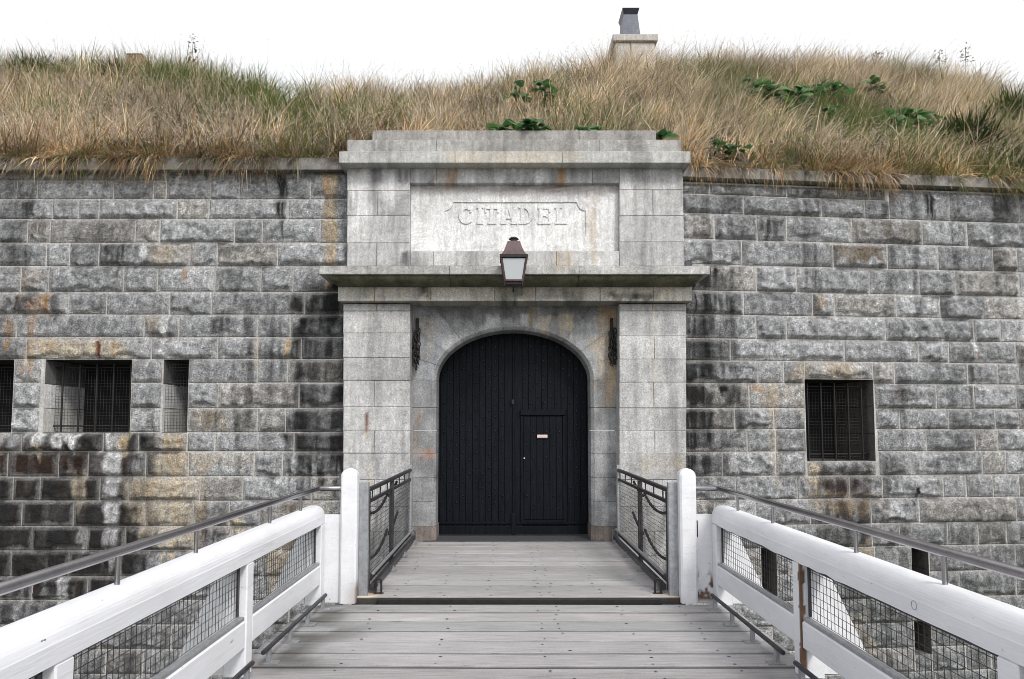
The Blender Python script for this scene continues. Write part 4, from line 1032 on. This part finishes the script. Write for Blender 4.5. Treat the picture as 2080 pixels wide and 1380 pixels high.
# steel fence panels beside the drawbridge
def fence(sg, label):
    X = sg*1.505; t = thing('steel_fence_panel', label, 'fence', (X, -1.7, ZD))
    ya, yb, ym = -3.20, -.12, -1.72
    tp = MB().tube([(X, -3.24, 1.07), (X, -.10, 1.085)], .026, 12).out('top_rail', M['dsteel'], t, smooth=True)
    MB().box(X-.014, X+.014, ya, yb, .935, .97).out('upper_bar', M['dsteel'], t)
    for yy in (ya+.02, ym, yb): MB().box(X-.025, X+.025, yy-.022, yy+.022, ZD+.03, 1.05 if yy != yb else 1.16, .003).out('upright', M['galv'] if yy == yb else M['dsteel'], t)
    MB().box(X-.012, X+.012, ym+.03, ym+.055, .15, .94).out('punched_strip', M['galv'], t)
    for k in range(7):
        yy = ya+.25+k*.45
        if abs(yy-ym) > .1: MB().tube([(X, yy, .955), (X, yy, 1.06)], .008, 6).out('spacer', M['dsteel'], t)
    MB().box(X-.02, X+.02, ya, yb, .15, .20, .004).out('lower_bar', M['dsteel'], t)
    MB().box(X-sg*.06-.022, X-sg*.06+.022, ya, yb+.02, .085, .15, .004).out('foot_rail', M['dsteel'], t)
    MB().tube([(X-sg*.06, ya+.02, .25), (X-sg*.06, yb-.1, .25), (X-sg*.08, yb+.02, .21), (X-sg*.08, yb+.04, .05)], .016, 8).out('foot_tube', M['galv'], t, smooth=True)
    for k in range(4):
        yy = ya+.2+k*.9
        MB().box(X-sg*.08-.016, X-sg*.08+.016, yy-.016, yy+.016, ZD+.01, .11).box(X-sg*.08-.05, X-sg*.08+.05, yy-.05, yy+.03, ZD+.005, ZD+.013).out('foot_bracket', M['galv'], t)
    for a, b in ((ya+.04, ym-.03), (ym+.06, yb-.02)):
        wire_panel([(X, a, .20), (X, b, .20), (X, b, .94), (X, a, .94)], 0, 0, int((b-a)/.05), 15, .0021).out('wire_mesh', M['wire'], t)
    def sag(y0, z0, y1, z1, d):
        pts_ = [(X+sg*.05, y0+(y1-y0)*i/26, z0+(z1-z0)*i/26-d*4*(i/26)*(1-i/26)) for i in range(27)]
        mb = MB()
        for i in range(26):
            a = Vector(pts_[i]); b = Vector(pts_[i+1]); m_ = (a+b)/2; r = .017 if i % 2 else .013
            mb.tube([a, a.lerp(b, .5), b], r, 6)
        mb.out('safety_chain', M['iron'], t)
    sag(ya+.05, .87, ym-.02, .90, .11); sag(ya+.05, .39, ym-.02, .47, .12)
    sag(ym+.06, .86, -1.05, .99, .02); sag(ym+.06, .40, -.95, .58, .02)
fence(-1, 'dark steel mesh fence panel with slack chains left of the drawbridge')
fence(1, 'dark steel mesh fence panel with slack chains right of the drawbridge')
for sg, lab in ((-1, 'rusty iron ring bolt in the deck by the left white post'), (1, 'rusty iron ring bolt in the deck by the right white post')):
    x = sg*1.385; y = -3.20; t = thing('ring_bolt', lab, 'ring bolt', (x, y, ZD), 'ring bolts at the drawbridge edge')
    pts_ = [(x-.028, y, ZD)]+[(x-.028*math.cos(R(180*i/10)), y, ZD+.12+.03*math.sin(R(180*i/10))) for i in range(11)]+[(x+.028, y, ZD)]
    MB().tube(pts_, .010, 8).out('hoop', M['iron'], t, smooth=True)
    MB().box(x-.05, x+.05, y-.03, y+.03, ZD+.003, ZD+.009, .002).out('rusty_plate', M['rust'], t)

# ------------------------------------------------------------------ ground and grass bank
S, Y = np.meshgrid(np.linspace(-400, 400, 41), np.linspace(-400, 400, 41)); V = np.stack([S.ravel(), Y.ravel(), np.full(S.size, -6.)], 1)
g_ = mk('ditch_ground', V, grid_faces(41, 41), M['ditch']); g_['kind'] = 'structure'

ztopL = zc1-.01; ztopR = rc1-.01
def y_base(x):
    x = np.asarray(x, float); r = R0[1]+np.maximum(0, x-R0[0])*math.tan(RA)
    return np.where(x < 0, LW_Y+.10, r+.10)
def z_base(x): return ztopL+(ztopR-ztopL)*ss(-2, 3, x)-.03
sil_u = [-260,-100,0,200,350,450,550,650,800,900,1000,1100,1200,1300,1500,1700,1850,1950,2080,2300]
sil_v = [153,151,150,147,153,176,194,203,202,193,180,163,151,143,141,145,154,169,196,216]
SL = .80; cx_, cl_ = [], []
for u, v in zip(sil_u, sil_v):
    d = ray(u, v); lo, hi = 5., 40.
    for _ in range(50):
        t = (lo+hi)/2; x = CAM[0]+t*d[0]; y = CAM[1]+t*d[1]; z = CAM[2]+t*d[2]
        if z > z_base(x)+SL*(y-y_base(x)): lo = t
        else: hi = t
    cx_.append(x); cl_.append(float(y-y_base(x)))
def bank(x, y):
    x = np.asarray(x, float); run = np.interp(x, cx_, cl_); d = y-y_base(x)
    up = np.where(d < run, d, run+(d-run)*(-.03)); sm = .5
    soft = np.where(np.abs(d-run) < sm, up-((sm-np.abs(d-run))**2)/(4*sm), up)
    return z_base(x)+SL*soft+.10*(fbm(x*1.1, y*1.1, 33)-.5)*ss(.1, .8, d)
S, T = np.meshgrid(np.linspace(-16, 16, 200), np.concatenate([np.linspace(0, 1, 12)[:-1], np.linspace(1, 9, 60), np.linspace(10, 60, 12)])); S = S.ravel(); T = T.ravel()
V = np.stack([S, y_base(S)+T, bank(S, y_base(S)+T)], 1)
V[T == 0, 2] -= .25
b_ = mk('grass_bank', V, grid_faces(200, 83), M['soil'], smooth=True); b_['kind'] = 'structure'

def to_bank(u, v):
    d = ray(u, v); lo = None
    for t in np.arange(9, 30, .02):
        x = CAM[0]+t*d[0]; y = CAM[1]+t*d[1]; z = CAM[2]+t*d[2]
        if y > y_base(x) and z < bank(np.array([x]), np.array([y]))[0]: return x, y, z
    return x, y, z
def blades(n, x, y, z, h, w, az, lean, bend, c0, c1, levels=(0, .4, .75, 1.), fall=None):
    """curved tapering blades as one big mesh"""
    dx, dy = np.cos(az), np.sin(az); pxv, pyv = -np.sin(az+rng.normal(0, .9, n)), np.cos(az+rng.normal(0, .9, n))
    V = []; C = []
    for li, t in enumerate(levels):
        out = h*(lean*t+bend*t*t); zz_ = z+h*(t-.55*bend*t*t*np.clip(bend, 0, 1.4))
        if fall is not None: zz_ = z+h*(.45*t-fall*t*t)
        ww = w*(1-t)**.6*.5+.0006
        cx = x+dx*out; cy = y+dy*out
        c = c0*(1-t)+c1*t
        if li < len(levels)-1:
            V.append(np.stack([cx-pxv*ww, cy-pyv*ww, zz_], 1)); V.append(np.stack([cx+pxv*ww, cy+pyv*ww, zz_], 1)); C += [c, c]
        else: V.append(np.stack([cx, cy, zz_], 1)); C.append(c)
    m_ = len(V); V = np.stack(V, 1).reshape(-1, 3); C = np.stack(C, 1).reshape(-1, 3)
    base = np.arange(n)*m_; Fs = []
    for li in range(len(levels)-2):
        a = base+2*li; Fs.append(np.stack([a, a+1, a+3], 1)); Fs.append(np.stack([a, a+3, a+2], 1))
    a = base+2*(len(levels)-2); Fs.append(np.stack([a, a+1, a+2], 1))
    return V, np.concatenate(Fs), C
def sample(n, xa, xb, d0, d1, pw_=1.):
    x = rng.uniform(xa, xb, n); d = d0+(d1-d0)*rng.random(n)**pw_; y = y_base(x)+d; return x, y, d
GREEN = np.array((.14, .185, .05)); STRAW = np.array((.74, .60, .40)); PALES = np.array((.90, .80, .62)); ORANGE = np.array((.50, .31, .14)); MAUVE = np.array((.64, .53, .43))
def green_frac(x, y, d):
    g = fbm(x*.9, y*.9, 61)
    gl = np.exp(-((x+6.2)/2.6)**2)*ss(.8, 2.2, d); gr = np.exp(-((x-6.6)/2.2)**2)*ss(.5, 1.5, d)*(1-ss(4.2, 6, d))
    return np.clip(.11+.36*ss(.44, .70, g)+.6*gl*ss(.3, .55, g)+.5*gr*ss(.3, .55, g), 0, .85)
def grass(n, xa, xb, d0, d1, hmin, hmax, name, label, wid=(.006, .012), droop=0., heads=.33, pw_=1., crest=None):
    x, y, d = sample(n, xa, xb, d0, d1, pw_); run = np.interp(x, cx_, cl_)
    if crest: d = run+rng.uniform(*crest, n); d = np.where(d < .1, .1, d); y = y_base(x)+d
    keep = (d < run+1.0+1.8*ss(6, 8, x)) & ~((x > PX(740,265,.3)) & (x < PX(1350,265,.3)) & (y < .78)); x, y, d, run = x[keep], y[keep], d[keep], run[keep]; n = len(x)
    op = np.ones(len(x), bool)
    for gx, gy, gr, gd in GAPS: op &= ~((np.abs(x-gx) < gr*(.6+.5*rng.random(len(x)))) & (y < gy+.15) & (y > gy-gd) & (rng.random(len(x)) < .8))
    x, y, d, run = x[op], y[op], d[op], run[op]; n = len(x)
    clump = fbm(x*3.4, y*3.4, 21); thin = rng.random(n) < .06+1.5*ss(.32, .68, clump)
    x, y, d, run, clump = x[thin], y[thin], d[thin], run[thin], clump[thin]; n = len(x)
    z = np.maximum(bank(x, y), z_base(x)+.02)-.01; h = rng.uniform(hmin, hmax, n)*(.55+.85*clump)
    midz = np.exp(-((x+1.6)/1.6)**2)*ss(1.2, 2.6, d); h = h*(1-.35*midz)
    wind = ss(1.2, 3.5, x)
    az = np.where(rng.random(n) < .20+.40*wind, rng.normal(.15, .7, n), rng.uniform(0, 2*math.pi, n))
    lean = rng.uniform(.02, .5, n)+.08*wind; bend = np.abs(rng.normal(.34, .5, n))
    if droop: az = rng.normal(-math.pi/2, .7, n); lean = rng.uniform(.15, .55, n); bend = rng.uniform(-.1, .45, n)*droop
    gf = green_frac(x, y, d); isg = rng.random(n) < gf
    r = rng.random((n, 1)); r2 = rng.random(n)
    tip = STRAW*(1-r)+PALES*r; tip = np.where((r2 < .16+.40*(1-ss(.2, 1.1, d)))[:, None], ORANGE*(.8+.5*r), tip); tip = np.where((r2 > .82)[:, None], MAUVE*(.8+.4*r), tip)  # more orange thatch near the coping, its darker tone also painting the shaded base
    tip = tip*((.55+.75*ss(.28, .72, fbm(x*1.5, y*1.5, 71)))*(.45+.95*ss(.25, .75, fbm(x*5, y*5, 72, 2)))*rng.uniform(.5, 1.45, n))[:, None]
    tip = np.where(isg[:, None], GREEN*(.7+.9*r), tip); root = tip*np.array((.5, .44, .36))  # roots darkened to paint the shaded gaps between blades
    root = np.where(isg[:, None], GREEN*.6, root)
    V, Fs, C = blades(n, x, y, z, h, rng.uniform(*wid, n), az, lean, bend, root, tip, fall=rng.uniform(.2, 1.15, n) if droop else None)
    # seed heads on a third of the stalks
    sel = (~isg) & (rng.random(n) < (heads if not droop else .05)); m_ = int(sel.sum())
    if m_:
        hx, hy, hz = x[sel], y[sel], z[sel]; hh = h[sel]; ca, sa = np.cos(az[sel]), np.sin(az[sel]); ln, bn = lean[sel], bend[sel]
        Vs = [V]; F2 = [Fs]; Cs = [C]; off = len(V)
        for k in range(5):
            t = .80+.05*k+rng.uniform(-.02, .02, m_); o = hh*(ln*t+bn*t*t); zc_ = hz+hh*(t-.55*bn*t*t*np.clip(bn, 0, 1.4))
            a2 = rng.uniform(0, 2*math.pi, m_); L_ = rng.uniform(.018, .045, m_); q = .006
            cx = hx+ca*o; cy = hy+sa*o
            tri = np.stack([np.stack([cx, cy, zc_-q], 1), np.stack([cx+L_*np.cos(a2), cy+L_*np.sin(a2), zc_+L_*rng.uniform(.3, 1., m_)], 1), np.stack([cx, cy, zc_+q], 1)], 1).reshape(-1, 3)
            Vs.append(tri); F2.append(np.arange(3*m_).reshape(-1, 3)+off); off += 3*m_; Cs.append(np.repeat(MAUVE*.85*rng.uniform(.7, 1.25, (m_, 1)), 3, 0))
        V = np.concatenate(Vs); Fs = np.concatenate(F2); C = np.concatenate(Cs)
    o = mk(name, V, Fs, M['grass'], col=C); o['kind'] = 'stuff'; o['label'] = label; o['category'] = 'grass'; return o
# ------------------------------------------------------------------ leafy plants, bushes, weeds
def leaf_mesh(n=9):
    pts_ = []
    for i in range(n): q = 2*math.pi*i/n; r = .5*(1+.10*math.cos(3*q)) ; pts_.append((r*math.cos(q)+.42, r*.92*math.sin(q), .10*math.cos(q*2)-.06+.03*math.sin(3*q)))
    return [(.40, 0, .06)]+pts_, [[0, i+1, (i+1) % n+1] for i in range(n)]
lv, lf_ = leaf_mesh()
lmeshes = []
for k, c in enumerate(((.075,.17,.06),(.12,.24,.085),(.05,.12,.045))):
    me = bpy.data.meshes.new('leaf'); me.from_pydata(lv, [], lf_); me.update(); setcol(me, np.tile(np.array(c), (len(lv), 1))*np.array([[.8]]+[[1.05]]*(len(lv)-1)))
    me.materials.append(M['leaf']); me.polygons.foreach_set('use_smooth', [True]*len(me.polygons)); lmeshes.append(me)
def plant(u, v, label, n, spread, size, rise_=.25, seed=0):
    rd = random.Random(seed); n = int(n*1.7); par = v > 232 and u < 1345
    if par: y = .62; x = PX(u, 262, y); z = PZ(266, .30)-.02
    else: x, y, z = to_bank(u, v+rise_*55)
    t = thing('leafy_plant', label, 'plant', (x, y, z), 'broad leaved plants among the dry grass')
    for i in range(n):
        a = rd.uniform(0, 2*math.pi); r = spread*math.sqrt(rd.random()); o = bpy.data.objects.new('leaf', lmeshes[rd.randrange(3)]); COL.objects.link(o); o.parent = t
        s_ = size*1.15*rd.uniform(.7, 1.25); lx_, ly_ = r*math.cos(a), r*.6*math.sin(a)-.15
        zb2 = 0. if par else float(bank(np.array([x+lx_]), np.array([y+ly_]))[0])-z
        o.location = (lx_, ly_, zb2+rise_*rd.uniform(.6, 1.25)); o.scale = (s_, s_, s_); o.rotation_euler = (rd.uniform(-.5, .5)-.1, rd.uniform(.0, .8), -math.pi/2+rd.uniform(-1.3, 1.3))
    mb = MB()
    for i in range(5): a = rd.uniform(0, 6.28); mb.tube([(x, y, z), (x+spread*.5*math.cos(a), y-.15+spread*.3*math.sin(a), z+rise_*.9)], .006, 5)
    V = np.array(mb.V); mk('stems', V, mb.F, M['leaf'], t, col=np.tile((.05,.08,.025), (len(V), 1)))
PLANTS = [(1066,246,'large clump of broad green leaves on top of the parapet stones',26,.46,.19,.15),(1108,192,'small leafy clump above the parapet, below the chimney side',11,.26,.17,.5),
 (1050,200,'narrow green clump in dry grass above the parapet clump',8,.16,.16,.5),(1183,246,'low pair of leaves on the parapet right of the large clump',6,.18,.16,.13),(1212,240,'small yellowish green sprig near the parapet middle right',5,.12,.13,.14),
 (1338,272,'green leaves spilling over the right end of the parapet',8,.2,.15,.06),(1525,190,'leftmost clump of the leafy row on the right bank',13,.26,.19,.52),(1560,195,'second leafy clump in the row on the right bank',12,.3,.19,.5),
 (1620,200,'middle leafy clump in the row on the right bank',15,.36,.19,.5),(1690,192,'wide leafy clump right of the row middle on the bank',13,.4,.18,.5),(1772,182,'rightmost upper leafy clump of the row on the bank',11,.22,.18,.52),
 (1605,222,'leafy clump just below the middle of the row',10,.3,.16,.45),(1450,302,'dark low leaves beside the upper cornice right end',8,.22,.15,.28),(1488,306,'low green leaves just above the right coping',6,.16,.15,.25),
 (1820,248,'broad low leafy patch on the right half of the bank',16,.5,.17,.42),(1868,250,'leafy patch at the right end of the low green band',13,.36,.16,.42),(1675,240,'small leaves in the middle of the right bank',7,.22,.15,.42)]
for i, (u, v, lab, n, sp, sz, ri) in enumerate(PLANTS): plant(u, v, lab, n, sp, sz, ri, 30+i)
def bush(u, v, label, n, rad, hgt, c, seed):
    x, y, z = to_bank(u, v+18); r_ = np.random.default_rng(seed)
    th = r_.uniform(0, 2*math.pi, n); rr2 = rad*np.sqrt(r_.random(n)); bx = x+rr2*np.cos(th); by = y+.6*rr2*np.sin(th)-.1
    bz = bank(bx, by); h = hgt*(1-.5*(rr2/rad)**2)*r_.uniform(.5, 1.15, n)
    col = np.array(c)*r_.uniform(.5, 1.5, (n, 1))
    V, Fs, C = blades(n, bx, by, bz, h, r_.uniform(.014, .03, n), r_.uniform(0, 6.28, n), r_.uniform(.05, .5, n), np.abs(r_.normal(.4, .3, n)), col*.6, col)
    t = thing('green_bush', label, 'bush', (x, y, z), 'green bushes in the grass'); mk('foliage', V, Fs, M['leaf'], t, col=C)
BUSH = [(u_, v_, l_, int(n_*1.5), r_, h_*1.3, c_) for u_, v_, l_, n_, r_, h_, c_ in [(75,142,'green bush near the left edge of the bank top',500,.65,.55,(.05,.085,.02)),(125,135,'low green bush left of the middle of the left hilltop',450,.5,.5,(.045,.08,.02)),(238,148,'dark green tuft near the crest of the left hill',380,.34,.5,(.03,.06,.018)),
 (1965,282,'dark green bush at the lower right of the bank',800,.5,.62,(.03,.055,.014)),(2062,235,'bright green bush at the right edge of the bank',700,.55,.75,(.055,.09,.018)),(2040,320,'green tuft above the coping at the right edge',420,.6,.4,(.06,.085,.03))]]
for i, b4 in enumerate(BUSH): bush(*b4, 80+i)
def weed(u, v0, v1, label, cat, seed, flower=False, name='tall_weed'):
    x, y, z = to_bank(u, v0); d = y-CAM[1]; hgt = (v0-v1)*d/FPX*1.05; rd = random.Random(seed)
    t = thing(name, label, cat, (x, y, z-.05), 'tall weeds on the skyline'); z -= .05
    MB().tube([(x, y, z), (x+.03, y, z+hgt*.5), (x+.05, y, z+hgt)], .010, 5).out('stem', M['soil'], t)
    Vs, Fs, Cs = [], [], []
    for i in range(64):
        f = rd.uniform(.25 if not flower else .55, 1.02); a = rd.uniform(0, 6.28); L_ = rd.uniform(.10, .18)*(1.25-f*.5)*(1. if not flower else .8); p = Vector((x+.05*f, y, z+hgt*f)); dr = Vector((math.cos(a), math.sin(a), rd.uniform(-.3, .6)))
        b0 = p+dr*rd.uniform(.03, .20)*(1.15-.8*abs(f-.6)); tip_ = b0+dr*L_; sd_ = dr.cross(Vector((rd.uniform(-.3,.3), rd.uniform(-.3,.3), 1))).normalized()*L_*.3; m_ = (b0+tip_)/2; k = len(Vs)
        Vs += [b0, m_+sd_, tip_, m_-sd_]; Fs.append([k, k+1, k+2, k+3])
        c = (.22,.17,.03) if flower and f > .78 else (.05,.075,.03); Cs += [c]*4
    mk('foliage', np.array([tuple(v) for v in Vs]), Fs, M['leaf'], t, col=np.array(Cs))
weed(388, 150, 72, 'leafy sapling standing alone on the left skyline', 'sapling', 1, name='sapling')
weed(1908, 165, 104, 'yellow flowered weed on the right skyline, left of its pair', 'weed', 2, True)
weed(1962, 168, 92, 'taller yellow flowered weed on the right skyline', 'weed', 3, True)
weed(1780, 155, 106, 'dark stemmed weed on the skyline left of the yellow ones', 'weed', 4)

GAPS = []
for o in list(bpy.data.objects):
    if o.name.startswith('leafy_plant'): GAPS.append((o.location.x, o.location.y, .34, .85))
    if o.name.startswith('green_bush'): GAPS.append((o.location.x, o.location.y, .6, .9))
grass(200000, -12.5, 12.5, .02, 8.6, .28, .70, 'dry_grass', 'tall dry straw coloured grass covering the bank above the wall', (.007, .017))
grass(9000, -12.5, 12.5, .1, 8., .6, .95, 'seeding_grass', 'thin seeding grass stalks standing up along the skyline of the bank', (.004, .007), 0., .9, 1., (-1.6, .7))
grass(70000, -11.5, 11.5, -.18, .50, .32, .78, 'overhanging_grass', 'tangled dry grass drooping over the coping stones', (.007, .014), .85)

# ------------------------------------------------------------------ chimneys
CY_ = 6.1
ch = thing('stone_chimney', 'pale stone chimney with dark metal cowl rising behind the grass', 'chimney', (PX(1287, 120, CY_), CY_, PZ(140, CY_)-1.2))
frC = lambda s, z, o: np.stack([s, -o, z], 1)
x0, x1 = PX(1250, 100, CY_), PX(1330, 100, CY_); z0 = PZ(140, CY_)-1.2; zt = PZ(86, CY_)
def cbox(name, a, b, ya, yb, c, d, base):
    mb = MB().box(a, b, ya, yb, c, d, .015); V = np.array(mb.V); return mk(name, V, mb.F, M['dressed'], ch, col=np.tile(np.array(base), (len(V), 1)))
xm = PX(1281, 100, CY_)
for k, (a, b) in enumerate(((x0, xm-.004), (xm+.004, x1))): cbox('chimney_stone', a, b, CY_, CY_+1.5, z0, zt, (.50,.47,.44) if k else (.47,.45,.425))
ex = .07; cbox('cap_stone', x0-ex, x1+ex, CY_-ex, CY_+1.5+ex, zt+.003, PZ(69, CY_-ex), (.44,.42,.40))
cz0 = PZ(69, CY_-ex)+.004; cw0, cw1 = PX(1266.5, 40, CY_+.25), PX(1303.5, 40, CY_+.25); cz1 = PZ(22, CY_+.25); cz2 = PZ(11, CY_+.25)
def fr4(a0, a1, za, b0, b1, zb): 
    d0 = (a1-a0); d1 = (b1-b0); yc = CY_+.25+.42
    V = [(a0, yc-d0*.75, za), (a1, yc-d0*.75, za), (a1, yc+d0*.75, za), (a0, yc+d0*.75, za), (b0, yc-d1*.75, zb), (b1, yc-d1*.75, zb), (b1, yc+d1*.75, zb), (b0, yc+d1*.75, zb)]
    return V, [[0,1,5,4],[1,2,6,5],[2,3,7,6],[3,0,4,7],[3,2,1,0],[4,5,6,7]]
mk('cowl', *fr4(cw0, cw1, cz0, cw0+.03, cw1-.07, cz1), M['cowl'], ch)
mk('cowl_lip', *fr4(cw0+.03, cw1-.07, cz1+.003, cw0-.005, cw1-.03, cz2), M['cowl'], ch)
mk('cowl_flashing', *fr4(cw0-.03, cw1+.03, cz0-.002, cw0-.01, cw1+.01, cz0+.03), M['lead'], ch)
bx_, by_, bz_ = to_bank(274, 140)
bc = thing('brick_chimney', 'low orange brick chimney top peeping over the left hill', 'chimney', (bx_, by_+.9, bz_-.6))
xa, xb = PX(259, 110, by_+.9), PX(292, 110, by_+.9); zt = PZ(112, by_+.9)
MB().box(xa, xb, by_+.9, by_+1.4, bz_-.6, zt, .01).out('shaft', M['brick'], bc)
MB().box(xa-.03, xb-.06, by_+.86, by_+1.44, zt+.002, zt+.06, .008).out('cap', M['timber'], bc)
